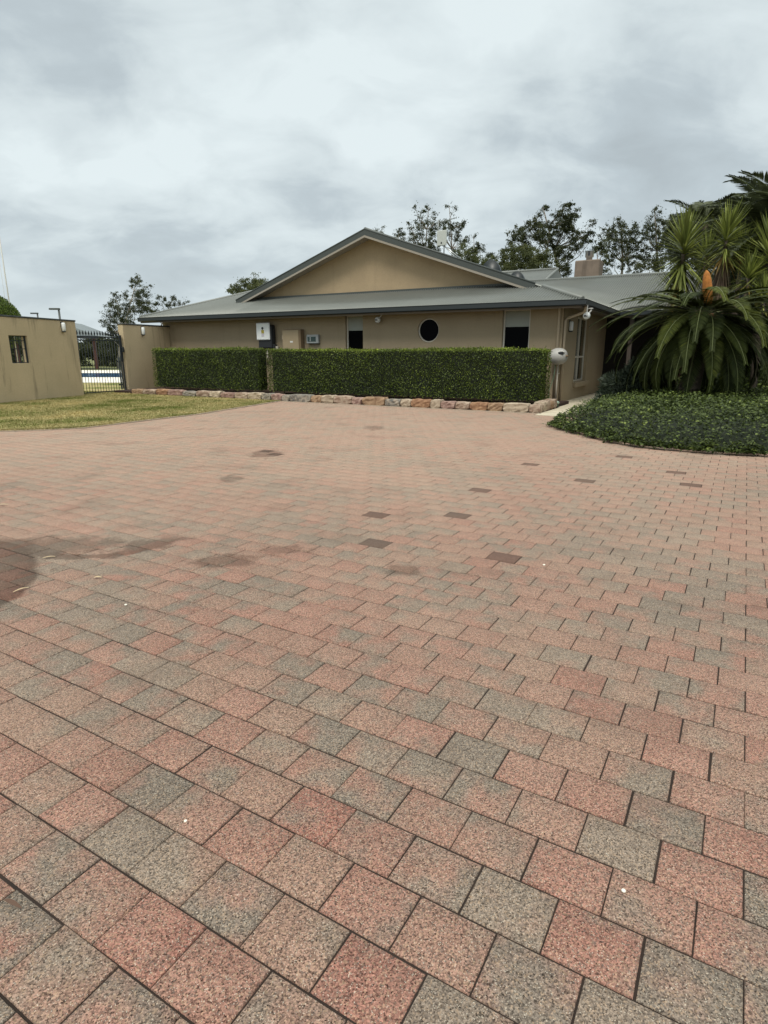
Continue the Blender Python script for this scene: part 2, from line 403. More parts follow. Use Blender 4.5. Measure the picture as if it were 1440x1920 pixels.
def turf_mat():
    m = bpy.data.materials.new('turf'); m.use_nodes = True; N = m.node_tree.nodes; L = m.node_tree.links
    p = N['Principled BSDF']; p.inputs['Roughness'].default_value = .9; p.inputs['Specular IOR Level'].default_value = .1
    tc = N.new('ShaderNodeTexCoord')
    at = N.new('ShaderNodeAttribute'); at.attribute_name = 'tone'
    def noise(s, d):
        t = N.new('ShaderNodeTexNoise'); t.inputs['Scale'].default_value = s; t.inputs['Detail'].default_value = d; t.inputs['Roughness'].default_value = .6
        L.new(tc.outputs['Object'], t.inputs[0]); return t.outputs[0]
    a = N.new('ShaderNodeMath'); a.operation = 'MULTIPLY_ADD'; L.new(noise(.55, 7), a.inputs[0]); a.inputs[1].default_value = 1.75
    b = N.new('ShaderNodeMath'); b.operation = 'MULTIPLY_ADD'; L.new(noise(9, 4), b.inputs[0]); b.inputs[1].default_value = .8; b.inputs[2].default_value = -.68
    L.new(b.outputs[0], a.inputs[2])
    c = N.new('ShaderNodeMath'); c.operation = 'MULTIPLY_ADD'; L.new(at.outputs['Fac'], c.inputs[0]); c.inputs[1].default_value = .40; L.new(a.outputs[0], c.inputs[2])
    r = N.new('ShaderNodeValToRGB'); e = r.color_ramp.elements; L.new(c.outputs[0], r.inputs[0])
    e[0].position = .18; e[0].color = (0.085, 0.115, 0.022, 1); e[1].position = 1.0; e[1].color = (0.42, 0.34, 0.15, 1)
    for q, cc in ((.36, (0.150, 0.165, 0.042)), (.52, (0.255, 0.235, 0.095)), (.70, (0.37, 0.315, 0.15))): x = e.new(q); x.color = (*cc, 1)
    L.new(r.outputs[0], p.inputs[0]); return m
M['turf'] = turf_mat()
G = {}
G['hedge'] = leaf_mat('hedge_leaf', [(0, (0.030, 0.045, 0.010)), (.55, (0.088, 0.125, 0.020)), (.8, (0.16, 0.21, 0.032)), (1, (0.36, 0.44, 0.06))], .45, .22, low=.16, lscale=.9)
G['cover'] = leaf_mat('cover_leaf', [(0, (0.016, 0.028, 0.009)), (.6, (0.056, 0.078, 0.016)), (.9, (0.105, 0.145, 0.032)), (1, (0.21, 0.26, 0.06))], .5, .2, spec=.3, low=.15)
G['gum'] = leaf_mat('gum_leaf', [(0, (0.022, 0.030, 0.013)), (.6, (0.056, 0.068, 0.028)), (1, (0.14, 0.140, 0.055))], .7, .3, low=.1, lscale=.4)
G['olive'] = leaf_mat('olive_bush_leaf', [(0, (0.040, 0.052, 0.018)), (.6, (0.090, 0.105, 0.036)), (1, (0.17, 0.175, 0.060))], .6, .3, low=.1, lscale=.4)
G['cycad'] = leaf_mat('cycad_leaf', [(0, (0.010, 0.016, 0.004)), (.6, (0.032, 0.043, 0.008)), (1, (0.090, 0.104, 0.018))], .6, .10, spec=.10)
G['yucca'] = leaf_mat('yucca_leaf', [(0, (0.13, 0.08, 0.04)), (.10, (0.30, 0.20, 0.045)), (.22, (0.14, 0.15, 0.04)), (.5, (0.105, 0.130, 0.036)), (1, (0.34, 0.38, 0.09))], .5, .28, spec=.3)
G['palm'] = leaf_mat('palm_leaf', [(0, (0.022, 0.032, 0.018)), (1, (0.095, 0.110, 0.045))], .5, .2)
G['shrub'] = leaf_mat('shrub_leaf', [(0, (0.020, 0.034, 0.024)), (1, (0.080, 0.105, 0.065))], .5, .15)
G['topiary'] = leaf_mat('topiary_leaf', [(0, (0.05, 0.09, 0.012)), (1, (0.15, 0.21, 0.03))], .6, .2)

# ------------------------------------------------------------------ projection helpers (pixel of the photo -> point at a chosen distance)
def ray(x, y):
    u = (x - 720) / F; w = -(y - 960) / F; c, s = math.cos(TH), math.sin(TH)
    return Vector((u, c + w*s, -s + w*c))
def atY(x, y, Y):
    r = ray(x, y); t = Y / r.y; return Vector((r.x*t, Y, 1.5 + r.z*t))
def gnd(x, y, z=0.0):
    r = ray(x, y); t = (z - 1.5) / r.z; return (r.x*t, r.y*t)

# ------------------------------------------------------------------ house frame
HA = R(-29.5); HU = Vector((math.cos(HA), math.sin(HA), 0)); HV = Vector((-math.sin(HA), math.cos(HA), 0)); HC = Vector((5.36, 18.81, 0))
def hw(u, v, z=0.0): return HC + HU*u + HV*v + Vector((0, 0, z))
K = 0.343; ZE = 2.98

# ================================================================== GROUND
def sheet(name, pts, z, m, kind='structure', thick=None):
    b = MB()
    if thick:
        n = len(pts); vs = [(p[0], p[1], z) for p in pts] + [(p[0], p[1], z - thick) for p in pts]
        b.add(vs, [tuple(range(n))] + [(i, n+i, n+(i+1) % n, (i+1) % n) for i in range(n)])
    else: b.poly([(p[0], p[1], z) for p in pts])
    return b.build(name, m, kind=kind)

M['field'] = mat('far_ground', (0.16, 0.17, 0.06), .95, var=.3, vscale=.15)
sheet('ground', [(-900, -400), (900, -400), (900, 1500), (-900, 1500)], -0.075, M['field'])

lawn_edge = [(-14, 9.6), (-11, 10.9), (-9.3, 11.5), (-7.65, 11.97), (-6.9, 12.15), (-6.26, 12.5), (-5.88, 13.28), (-4.76, 15.44), (-3.4, 19.89)]
stone_f0 = hw(-15.2, -3.42); stone_f1 = hw(0.40, -3.42)
# driveway base
sheet('driveway_base', [(-16, -4), (22, -4), (22, 9.5), (6.5, 19.5), (3.2, 17.6), (-10.4, 24.6), (-16, 20)], -0.006, M['joint'])

def in_poly(x, y, poly):
    c = np.zeros(len(x), bool); n = len(poly)
    for i in range(n):
        x0, y0 = poly[i]; x1, y1 = poly[(i+1) % n]
        cond = ((y0 > y) != (y1 > y)) & (x < (x1-x0)*(y-y0)/((y1-y0)+1e-12)+x0)
        c ^= cond
    return c
def driveway():
    ang = -0.5300; su, sv = 0.22771, 0.19053; x0, y0 = 0.00967, 1.44008
    ex = np.array([math.cos(ang), math.sin(ang)]); ey = np.array([-math.sin(ang), math.cos(ang)])
    C = []
    for j in range(-40, 130):
        off = 0.5 if (j % 2) else 0.0
        # joints of row j sit at integer + off  => paver centres half a unit on
        for i in range(-110, 100): C.append((i + off + .5, j + .5))
    C = np.array(C)
    ctr = np.array([x0, y0]) + C[:, :1]*su*ex + C[:, 1:]*sv*ey
    path = [tuple(hw(.42, -3.8)[:2]), tuple(hw(4, -4.4)[:2]), (22, 12), (22, -3), (-15.5, -3), (-15.5, 9), *lawn_edge[1:], tuple(hw(-9, -3.35)[:2]), tuple(hw(.42, -3.35)[:2])]
    keep = in_poly(ctr[:, 0], ctr[:, 1], [(p[0], p[1]) for p in path])
    # skip what the camera could never see even from a step aside
    keep &= (ctr[:, 1] > -0.6)
    keep &= (np.abs(ctr[:, 0]) < 3.5 + ctr[:, 1]*1.05)
    C = C[keep]; ctr = ctr[keep]; n = len(C)
    tone = RNG.random(n)
    darks = [(-.05, 5.54), (-.04, 4.62), (.8, 5.58), (.98, 4.27), (1.17, 6.6), (3.52, 8.91), (3.72, 7.74), (3.67, 6.88), (2.05, 8.2), (2.5, 7.2), (2.0, 2.72), (-1.9, 9.4), (-1.7, 9.25)]
    for d in darks:
        k = np.argmin(((ctr - np.array(d))**2).sum(1)); tone[k] += 10
    hx = su/2 - 0.0020 - RNG.random(n)*.0012; hy = sv/2 - 0.0025 - RNG.random(n)*.0014
    dz = RNG.normal(0, .0009, n); tx = RNG.normal(0, .0022, n); ty = RNG.normal(0, .0022, n)
    jx = RNG.normal(0, .0009, n); jy = RNG.normal(0, .0007, n); rz = RNG.normal(0, .0022, n)
    ch = 0.0035
    V = np.empty((n, 12, 3)); q = 0
    for lvl in range(3):
        for sx, sy in ((-1, -1), (1, -1), (1, 1), (-1, 1)):
            if lvl == 0: lx, ly, lz = sx*(hx-ch), sy*(hy-ch), 0.0
            elif lvl == 1: lx, ly, lz = sx*hx, sy*hy, -0.003
            else: lx, ly, lz = sx*hx, sy*hy, -0.03
            px = lx*1 - ly*rz + jx; py = ly + lx*rz + jy
            V[:, q, 0] = ctr[:, 0] + px*ex[0] + py*ey[0]; V[:, q, 1] = ctr[:, 1] + px*ex[1] + py*ey[1]
            V[:, q, 2] = lz + dz + tx*px + ty*py; q += 1
    f = [(0, 1, 2, 3)] + [(l*4 + i, l*4 + 4 + i, l*4 + 4 + (i+1) % 4, l*4 + (i+1) % 4) for l in (0, 1) for i in range(4)]
    f = np.array(f); Fc = (np.arange(n)[:, None, None]*12 + f[None]).reshape(-1, 4)
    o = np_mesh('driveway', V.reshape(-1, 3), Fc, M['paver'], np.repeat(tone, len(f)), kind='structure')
    o['kind'] = 'structure'
driveway()

# lawn sheet and grass
wallL_r = Vector((-11.04, 22.45, 0)); wallL_l = Vector((-11.88, 18.81, 0))
WD = (wallL_r - wallL_l).normalized()
gateR = Vector((-10.28, 24.68, 0))
lawn_poly = [(-22, 6), *lawn_edge, tuple(hw(-9.3, -3.42)[:2]), tuple(hw(-15.6, -3.42)[:2]), tuple(gateR[:2]), (-10.9, 23.2), tuple(wallL_r[:2]), (-12.4, 15.5), (-15.5, 2)]
lp = [(p[0], p[1]) for p in lawn_edge] + [tuple(hw(-9.3, -3.42)[:2]), tuple(hw(-15.4, -3.42)[:2]), (-10.28, 24.9), (-14, 24.9), (-18, 14), (-19, 8)]
sheet('lawn', lp, 0.018, M['turf'], thick=.05)
def kerb():
    b = MB(); pts = [Vector((p[0], p[1], 0)) for p in lawn_edge]
    w = .09
    for i in range(len(pts)-1):
        a, c = pts[i], pts[i+1]; d = (c-a).normalized(); nrm = Vector((d.y, -d.x, 0))
        d2 = (pts[min(i+2, len(pts)-1)] - pts[i+1]).normalized() if i+2 < len(pts) else d
        d0 = (pts[i] - pts[i-1]).normalized() if i > 0 else d
        n0 = Vector((d0.y, -d0.x, 0)) + nrm; n0.normalize(); n1 = Vector((d2.y, -d2.x, 0)) + nrm; n1.normalize()
        q = [a, c, c+n1*w, a+n0*w]
        z0, z1 = -.05, .022
        b.add([(p.x, p.y, z1) for p in q] + [(p.x, p.y, z0) for p in q], [(0, 1, 2, 3), (0, 4, 5, 1), (2, 6, 7, 3), (1, 5, 6, 2), (0, 3, 7, 4)])
    b.build('lawn_kerb', M['kerb'], kind='structure')
    b = MB(); a = hw(-9.35, -3.53); c = hw(.45, -3.53); d = HV*.10
    q = [a, c, c+d, a+d]
    b.add([(p.x, p.y, .012) for p in q] + [(p.x, p.y, -.05) for p in q], [(0, 1, 2, 3), (0, 4, 5, 1), (1, 5, 6, 2), (2, 6, 7, 3)])
    b.build('driveway_kerb', M['kerb'], kind='structure')
kerb()
def grass(name, poly, n, zb, hmin, hmax, label, xr, yr, wd=.012, edge=None):
    x = RNG.uniform(*xr, n); y = RNG.uniform(*yr, n); k = in_poly(x, y, poly); x = x[k]; y = y[k]
    if edge:
        ex, ey = [], []
        for i in range(len(edge)-1):
            m_ = 2600; t = RNG.random(m_); nx = RNG.normal(-.02, .035, m_)
            dx, dy = edge[i+1][0]-edge[i][0], edge[i+1][1]-edge[i][1]; l = math.hypot(dx, dy)
            ex.append(edge[i][0]+t*dx + dy/l*nx); ey.append(edge[i][1]+t*dy - dx/l*nx)
        x = np.concatenate([x, *ex]); y = np.concatenate([y, *ey])
    n = len(x); h = RNG.uniform(hmin, hmax, n); a = RNG.uniform(0, 2*PI, n)
    V = np.empty((n, 3, 3)); wx = np.cos(a)*wd; wy = np.sin(a)*wd; lx = RNG.normal(0, .4, n)*h; ly = RNG.normal(0, .4, n)*h
    V[:, 0] = np.stack([x-wx, y-wy, np.full(n, zb)], 1); V[:, 1] = np.stack([x+wx, y+wy, np.full(n, zb)], 1); V[:, 2] = np.stack([x+lx, y+ly, zb+h], 1)
    np_mesh(name, V.reshape(-1, 3), np.arange(n*3).reshape(n, 3), M['turf'], RNG.uniform(-.35, .35, n), kind='stuff', label=label, cat='grass')
grass('grass', lp, 260000, .015, .012, .038, 'patchy dry lawn grass between the rendered wall and the paved drive', (-19, -3), (9, 25), edge=lawn_edge)

# path beside the house
def tiles_mat():
    m = mat('path_tiles', (0.56, 0.50, 0.38), .8, var=.12, vscale=2.5, fine=.08); return m
path_pts = [hw(.40, -3.85), hw(1.00, -3.95), hw(1.9, -1.5), hw(2.0, 9), hw(.0, 9), hw(0, -.02), hw(-.4, -.02), hw(-.4, -1.4), hw(.42, -1.4)]
sheet('path', path_pts, .012, tiles_mat(), thick=.05)
# planting bed floor under hedge
sheet('hedge_bed_floor', [hw(-16.5, -3.3), hw(.35, -3.3), hw(.35, 0), hw(-16.75, 0)], .10, M['mulch'], thick=.15)

# ================================================================== STONE EDGING
def stone_edging():
    root = empty('stone_edging', hw(-7.4, -3.3), HA, label='low edging of rough pink and cream sandstone blocks along the foot of the hedges', cat='garden edging')
    def blk(u0, u1, v0, v1, h, m):
        b = MB(); nx, ny, nz = 5, 4, 4; vs = []; rn = random.random
        # rounded, roughened block
        grid = {}
        for i in range(nx+1):
            for j in range(ny+1):
                for k in range(nz+1):
                    if i in (0, nx) or j in (0, ny) or k in (0, nz):
                        x, y, z = i/nx*2-1, j/ny*2-1, k/nz*2-1
                        e = 0.06
                        q = max(0, abs(x)+abs(y)-1.7)+max(0, abs(x)+abs(z)-1.7)*.9+max(0, abs(y)+abs(z)-1.7); skew = .06*(hash((round(u0, 2), 1)) % 7-3)/3
                        s_ = 1 - q*.16
                        X = (u0+u1)/2 + x*s_*(u1-u0)/2*(1-.04*(z > .5)) + (rn()-.5)*.016; Y = (v0+v1)/2 + y*s_*(v1-v0)/2 + (rn()-.5)*.03
                        Z = h/2 + z*s_*h/2*(1+skew*x) + (rn()-.5)*.022*(z > -.9)
                        grid[(i, j, k)] = len(vs); vs.append((X+7.4, Y+3.3, Z))
        fs = []
        for a, b_, c in ((0, 1, 2), (1, 2, 0), (2, 0, 1)):
            n3 = (nx, ny, nz)
            for side in (0, n3[a]):
                for p in range(n3[b_]):
                    for q in range(n3[c]):
                        f = []
                        for dp, dq in ((0, 0), (1, 0), (1, 1), (0, 1)):
                            t = [0, 0, 0]; t[a] = side; t[b_] = p+dp; t[c] = q+dq; f.append(grid[tuple(t)])
                        fs.append(tuple(f))
        b.add(vs, fs, False); b.build('stone', m, root)
    # widths of the right-hand run read off the photograph, from the corner leftwards (m)
    runs = [(.30, 0), (.72, 2), (.42, 5), (.52, 3), (.42, 0), (.44, 1), (.32, 2), (.62, 3), (.34, 2), (.52, 4), (.80, 5), (.36, 1), (.66, 0), (.46, 2), (.40, 5), (.86, 4), (.30, 4), (.46, 1), (.42, 4)]
    u = .40
    for w, k in runs:
        blk(u-w+.012, u, -3.42, -3.06, random.uniform(.20, .245), STONES[k]); u -= w
    seq = [2, 0, 1, 2, 0, 4, 1, 3, 0, 5, 1]
    i = 0
    while u > -14.9:
        w = random.uniform(.42, .80); blk(u-w+.012, u, -3.40, -3.08, random.uniform(.19, .235), STONES[seq[i % 11]]); u -= w; i += 1
    v = -3.03
    for w, k in ((.36, 2), (.34, 0), (.38, 5), (.34, 0)):
        blk(.10, .40, v, v+w-.012, random.uniform(.23, .27), STONES[k]); v += w
stone_edging()

# ================================================================== HOUSE
house = empty('house', HC, HA, label='tan rendered single storey house with grey corrugated roof and wide front gable', cat='house')

def wall_grid(b, u0, u1, z0, z1, holes, v0, v1, axis='u'):
    """wall slab with rectangular holes (a0,a1,z0,z1)"""
    xs = sorted({u0, u1, *[h[0] for h in holes], *[h[1] for h in holes]})
    for a, c in zip(xs[:-1], xs[1:]):
        hs = sorted([(h[2], h[3]) for h in holes if h[0] < (a+c)/2 < h[1]])
        z = z0
        for lo, hi in hs + [(z1, z1)]:
            if lo > z + 1e-6:
                if axis == 'u': b.box(a, c, v0, v1, z, lo)
                else: b.box(v0, v1, a, c, z, lo)
            z = hi

W1 = (-7.76, -7.02, 1.0, 2.84); W2 = (-1.88, -1.00, .95, 2.84); RC = (-4.46, 2.255, .395)
SW = (1.98, 3.85, .58, 2.68)
b = MB()
rz0 = (RC[0]-.5, RC[0]+.5, RC[1]-.5, RC[1]+.5)
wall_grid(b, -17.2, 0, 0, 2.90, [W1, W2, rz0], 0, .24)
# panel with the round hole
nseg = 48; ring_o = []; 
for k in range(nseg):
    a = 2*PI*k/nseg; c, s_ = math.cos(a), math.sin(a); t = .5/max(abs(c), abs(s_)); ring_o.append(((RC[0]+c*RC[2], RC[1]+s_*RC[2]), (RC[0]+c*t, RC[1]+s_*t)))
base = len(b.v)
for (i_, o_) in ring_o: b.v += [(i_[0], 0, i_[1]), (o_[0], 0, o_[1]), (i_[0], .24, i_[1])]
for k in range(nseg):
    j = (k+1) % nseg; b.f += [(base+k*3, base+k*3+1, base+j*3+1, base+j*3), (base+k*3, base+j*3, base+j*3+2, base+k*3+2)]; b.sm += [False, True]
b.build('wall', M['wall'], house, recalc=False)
b = MB(); wall_grid(b, .0, 7.1, 0, 2.90, [SW], -.24, 0, 'v'); 
b2 = MB()
for bb, nm in ((b, 'wall'),):
    # side wall starts behind the front wall thickness
    bb.v = [(x, max(y, .242), z) for x, y, z in bb.v]
    bb.build(nm, M['wall'], house)
# rest of the walls (wing, porch back, rear)
b = MB(); b.box(-.24, 9, 7.12, 7.36, 0, 2.9); b.box(9.0, 9.24, 5.9, 16, 0, 2.9); b.box(-17.2, 9, 15.9, 16.1, 0, 2.9); b.box(-17.2, -16.96, .25, 15.9, 0, 2.9); b.box(9.25, 16, 5.9, 6.14, 0, 2.9)
M['porchwall'] = mat('porch_wall', (0.008, 0.006, 0.005), .9, var=.1)  # near-black colour carries the deep shade of the porch
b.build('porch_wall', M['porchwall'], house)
# porch door
d = MB(); d.box(2.0, 2.95, 7.05, 7.11, 0, 2.15)
for k in range(5): d.box(2.08, 2.87, 7.02, 7.05, .15+k*.4, .45+k*.4)
door = d.build('door', M['wood'], house)
h_ = MB(); h_.tube([(2.1, 6.98, .95), (2.1, 6.98, 1.15)], .015); h_.build('handle', M['steel'], door)
M['post'] = mat('porch_post_paint', (.07, .055, .045), .8)
for xp in (1.10, 6.1): MB().box(xp, xp+.14, 5.42, 5.56, 0, 2.85, .01).build('porch_post', M['post'], house)
M['tiledark'] = mat('porch_floor_tile', (0.2, 0.17, 0.13), .6)
MB().box(2.05, 9, 4.6, 7.1, -.05, .03).build('porch_floor', M['tiledark'], house)

def window(u0, u1, z0, z1, blind_z, side=False):
    """front window recessed in the wall, frame at v=.10"""
    f = MB(); t = .055; y0, y1 = .10, .15
    def bx(bm, a0, a1, q0, q1, c0, c1):
        if side: bm.box(-q1, -q0, a0, a1, c0, c1)
        else: bm.box(a0, a1, q0, q1, c0, c1)
    e = .002
    bx(f, u0+e, u0+t, y0, y1, z0+e, z1-e); bx(f, u1-t, u1-e, y0, y1, z0+e, z1-e); bx(f, u0+t, u1-t, y0, y1, z1-t, z1-e); bx(f, u0+t, u1-t, y0, y1, z0+e, z0+t)
    if side:
        zt = z0 + .78; bx(f, u0+t, u1-t, y0+.002, y1-.002, zt, zt+.06)
        um = u0 + (u1-u0)*.46; bx(f, um, um+.07, y0-.012, y1-.004, z0+t, zt); bx(f, um, um+.07, y0-.012, y1-.004, zt+.06, z1-t)
    p = empty('window'); p.parent = house
    f.build('frame', M['frame'], p)
    g = MB(); bx(g, u0+t, u1-t, y0+.03, y0+.036, z0+t, z1-t); g.build('pane', M['glass'] if not side else M['glassclear'], p)
    if blind_z:
        q = MB(); bx(q, u0+t+.01, u1-t, y0+.012, y0+.02, blind_z, z1-t-.004); bx(q, u0+t+.01, u1-t, y0+.006, y0+.026, blind_z-.02, blind_z); q.build('blind', M['blind'], p)
    bk = MB(); bx(bk, u0-.1, u1+.1, .50, .52, z0-.1, min(z1+.1, 2.85)); bk.build('room', M['dark'], p)
    return p
M['glass'].node_tree.nodes['Principled BSDF'].inputs['IOR'].default_value = 1.18
M['glassclear'] = bpy.data.materials.new('clear_glass'); M['glassclear'].use_nodes = True
_p = M['glassclear'].node_tree.nodes['Principled BSDF']; _p.inputs['Roughness'].default_value = .02; _p.inputs['Transmission Weight'].default_value = 1.0; _p.inputs['IOR'].default_value = 1.2; _p.inputs['Base Color'].default_value = (.75, .78, .75, 1)
w1 = window(*W1, 2.32); w2 = window(*W2, 2.33)
for w_, (a0, a1) in ((w1, (W1[0], W1[1])), (w2, (W2[0], W2[1]))):
    MB().box(a0, a1, -.02, .099, .92, .99).build('sill', M['wall'], w_)
sw = window(*SW, None, side=True)
c_ = MB(); nfold = 24; ca, cb = 3.02, 3.78
for k in range(nfold):
    a0 = ca + (cb-ca)*k/nfold; a1 = ca + (cb-ca)*(k+1)/nfold; x0 = -.26 - .03*(k % 2); x1 = -.26 - .03*((k+1) % 2)
    c_.add([(x0, a0, .66), (x1, a1, .66), (x1, a1, 2.62), (x0, a0, 2.62)], [(0, 1, 2, 3)])
for k in range(6):
    a0 = 2.06 + .3*k/6; a1 = 2.06 + .3*(k+1)/6; x0 = -.28 - .03*(k % 2); x1 = -.28 - .03*((k+1) % 2)
    c_.add([(x0, a0, .66), (x1, a1, .66), (x1, a1, 1.1), (x0, a0, 1.1)], [(0, 1, 2, 3)])
c_.build('curtain', M['curtain'], sw)
MB().box(.003, .11, 1.93, 3.98, .40, .56, .012).build('sill', M['wall'], sw)
# round window
rw = empty('window'); rw.parent = house
MB().lathe([(.352, .10), (.352, .07), (.388, .07), (.388, .13), (.352, .13)], 48, (RC[0], 0, RC[1]), 'y').build('frame', M['frame'], rw)
b = MB(); b.add([(RC[0]+.36*math.cos(2*PI*k/48), .10, RC[1]+.36*math.sin(2*PI*k/48)) for k in range(48)], [tuple(range(48))]); b.build('pane', M['glass'], rw)

# ---- roofs of corrugated sheet
def corrugated(name, a0, a1, lo, hi, zf, along='v', parent=None, m=None, pitch=.09, amp=.036, th=.0, n=6):
    step = pitch/n; A = np.arange(a0, a1+step*.5, step); L_ = np.array([lo(a) for a in A]); H_ = np.array([hi(a) for a in A])
    ok = H_ - L_ > 0.02; rows = 3
    V = []; Fc = []; b = 0; prev = None
    for i, a in enumerate(A):
        if not ok[i]: prev = None; continue
        dz = amp*math.cos(2*PI*a/pitch)
        for t in (0, .5, 1):
            q = L_[i] + (H_[i]-L_[i])*t
            u, v = (a, q) if along == 'v' else (q, a)
            V.append((u, v, zf(u, v) + dz))
        for t in (0,):   # sheet edge thickness at the low side
            q = L_[i]; u, v = (a, q) if along == 'v' else (q, a); V.append((u, v, zf(u, v) + dz - .012))
        if prev is not None:
            p = prev; Fc += [(p, b, b+1, p+1), (p+1, b+1, b+2, p+2), (p+3, b+3, b, p)]
        prev = b; b += 4
    return np_mesh(name, np.array(V), np.array(Fc), m or M['roof'], None, parent, smooth=True)
UL, UR = -17.9, .65; UC = -7.5
def zfront(u, v): return ZE + K*(v+.6) + .012
def front_hi(u):
    if u < -12.6: return min(u - UL - .6, 4.4)
    if u <= -1.45: return 1.5
    return -.6 + (UR - u)
roof = corrugated('roof', UL+.02, UR-.02, lambda u: -.65, front_hi, zfront, parent=house)
def zright(u, v): return ZE + K*(UR - u) + .012
def right_lo(v): return max(UC, -3.9) if v > 12 else UC
def right_hi(v):
    if v < 5.3: return min(UR+.05, 9)
    return UR - (v-5.3)
# right slope: ribs run along u
def rs_lo(v): return -( (UR+.05) if v < 5.3 else (UR-(v-5.3)) )
if True:
    def flipz(u, v): return zright(-u, v)
    A_ = corrugated('roof_slope', -.58, 10.5, lambda v: (max(UR - (v+.6), UC) if v < .98 else UC), right_hi, zright, along='u', parent=roof)
    # a narrow strip of v<.98 reaches only from the hip to the eave
def zleft(u, v): return ZE + K*(UR - (2*UC - u)) + .012
corrugated('roof_slope', .98, 12.0, lambda v: -13.75, lambda v: UC, zleft, along='u', parent=roof)
# left hip end (faces away)
zl2 = lambda u: ZE + K*(u-UL) + .012
b = MB(); b.poly([(UL, -.6, ZE), (-12.9, 4.4, ZE+K*5), (-12.9, 11.5, ZE+K*5), (UL, 16.5, ZE)]); b.poly([(-12.9, 4.4, ZE+K*5-.01), (-7.5, 4.4, ZE+K*5-.01), (-7.5, 11.5, ZE+K*5-.01), (-12.9, 11.5, ZE+K*5-.01)])
b.poly([(UL, 16.5, ZE), (-12.9, 11.5, ZE+K*5), (-4, 11.5, ZE+K*5), (-4, 16.5, ZE)])
b.build('roof_back_slope', M['roof'], roof)
# wing
def zwing(u, v): return ZE + K*(v-5.3) + .012
corrugated('roof_slope', -4.5, 16, lambda u: 5.25 if u > UR else 5.3 + (UR-u), lambda u: 10.5, zwing, parent=roof)
b = MB(); b.poly([(-4.5, 10.5, ZE+K*5.2), (16, 10.5, ZE+K*5.2), (16, 16.5, ZE-.1), (-4.5, 16.5, ZE-.1)]); b.build('roof_back_slope', M['roof'], roof)
# higher roof further back
def zback(u, v): return 5.80 + K*(v-15)
corrugated('roof_slope', -13, -4.1, lambda u: 11.0, lambda u: 15.0, zback, parent=roof, pitch=.09)
b = MB(); b.tube([(-13, 15, 5.83), (-4.1, 15, 5.83)], .07); b.tube([(-4.1, 15, 5.83), (-4.1, 11.1, 5.83-K*3.9)], .06)
b.poly([(-13, 15, 5.8), (-4.1, 15, 5.8), (-4.1, 20, 4.1), (-13, 20, 4.1)]); b.add([(-4.1, 11, 5.8-K*4), (-4.1, 15, 5.8), (-4.1, 20, 4.1), (-4.1, 20, 3.2), (-4.1, 11, 3.9)], [(0, 1, 2, 3, 4)]); b.build('ridge_cap', M['ridge'], roof)
# ridge, hip and valley capping
b = MB()
b.tube([(-4.5, 10.5, ZE+K*5.2+.02), (16, 10.5, ZE+K*5.2+.02)], .075)
b.tube([(UR, -.6, ZE+.03), (-.95, 1.0, ZE+K*1.6+.03)], .065)
b.tube([(UC, 1.0, ZE+K*8.15+.03), (UC, 12, ZE+K*8.15+.03)], .075)
b.tube([(UL, -.6, ZE+.03), (-12.9, 4.4, ZE+K*5+.03)], .065)
b.build('ridge_cap', M['ridge'], roof)
# gable wall and its barge boards
zw = lambda u: ZE + K*(8.15 - abs(u-UC)) - .17
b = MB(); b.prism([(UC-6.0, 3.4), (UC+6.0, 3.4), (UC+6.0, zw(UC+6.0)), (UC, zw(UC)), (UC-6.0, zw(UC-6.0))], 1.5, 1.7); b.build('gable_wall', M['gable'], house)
hwid = 6.30
def slope_board(b, z_top, z_bot, v0, v1, w=hwid):
    z = lambda u, d: ZE + K*(8.15 - abs(u-UC)) + d
    for s_ in (-1, 1):
        e = UC + s_*w
        b.prism([(UC, z(UC, z_top)), (e, z(e, z_top)), (e, z(e, z_bot)), (UC, z(UC, z_bot))], v0, v1)
b = MB(); slope_board(b, .035, -.165, .955, .985); b.tube([(UC-hwid, .97, ZE+K*(8.15-hwid)+.04), (UC, .97, ZE+K*8.15+.04), (UC+hwid, .97, ZE+K*(8.15-hwid)+.04)], .032, 6)
b.build('barge_board', M['barge'], house)
b = MB(); slope_board(b, -.16, -.185, .985, 1.499, hwid-.02); slope_board(b, -.02, -.16, .986, 1.03, hwid-.02); b.build('gable_soffit', M['bargesoffit'], house)
b = MB(); slope_board(b, -.17, -.24, .94, .975, hwid-.05); b.build('barge_trim', M['bargesoffit'], house)
b = MB(); b.box(UC-6.1, UC+6.0, 1.36, 1.498, ZE+K*2.0-.03, ZE+K*2.1+.05); b.build('flashing', M['barge'], house)

# gutters, fascia, soffit
def gutter_run(b, p, q, out):   # p,q (u,v); out = outward unit (du,dv)
    prof = [(0, 2.985), (0, 2.84), (.02, 2.82), (.10, 2.82), (.125, 2.85), (.125, 2.965), (.14, 2.985), (.125, 2.99), (.11, 2.96), (.11, 2.87), (.03, 2.86), (.02, 2.985)]
    n = len(prof); d = Vector((q[0]-p[0], q[1]-p[1])).normalized()
    base = len(b.v)
    for end, P in ((0, p), (1, q)):
        mit = end_m[end]
        for o_, z in prof:
            b.v.append((P[0]+out[0]*o_+d.x*o_*mit, P[1]+out[1]*o_+d.y*o_*mit, z))
    for i in range(n):
        j = (i+1) % n; b.f.append((base+i, base+j, base+n+j, base+n+i)); b.sm.append(False)
    b.f.append(tuple(base+i for i in range(n))); b.f.append(tuple(base+n+i for i in range(n))); b.sm += [False]*2
b = MB()
end_m = (0, 1); gutter_run(b, (UL, -.6), (UR, -.6), (0, -1))
end_m = (-1, -1); gutter_run(b, (UR, -.6), (UR, 5.3), (1, 0))
end_m = (1, 0); gutter_run(b, (UR, 5.3), (16, 5.3), (0, -1))
gut = b.build('gutter', M['gutter'], house)
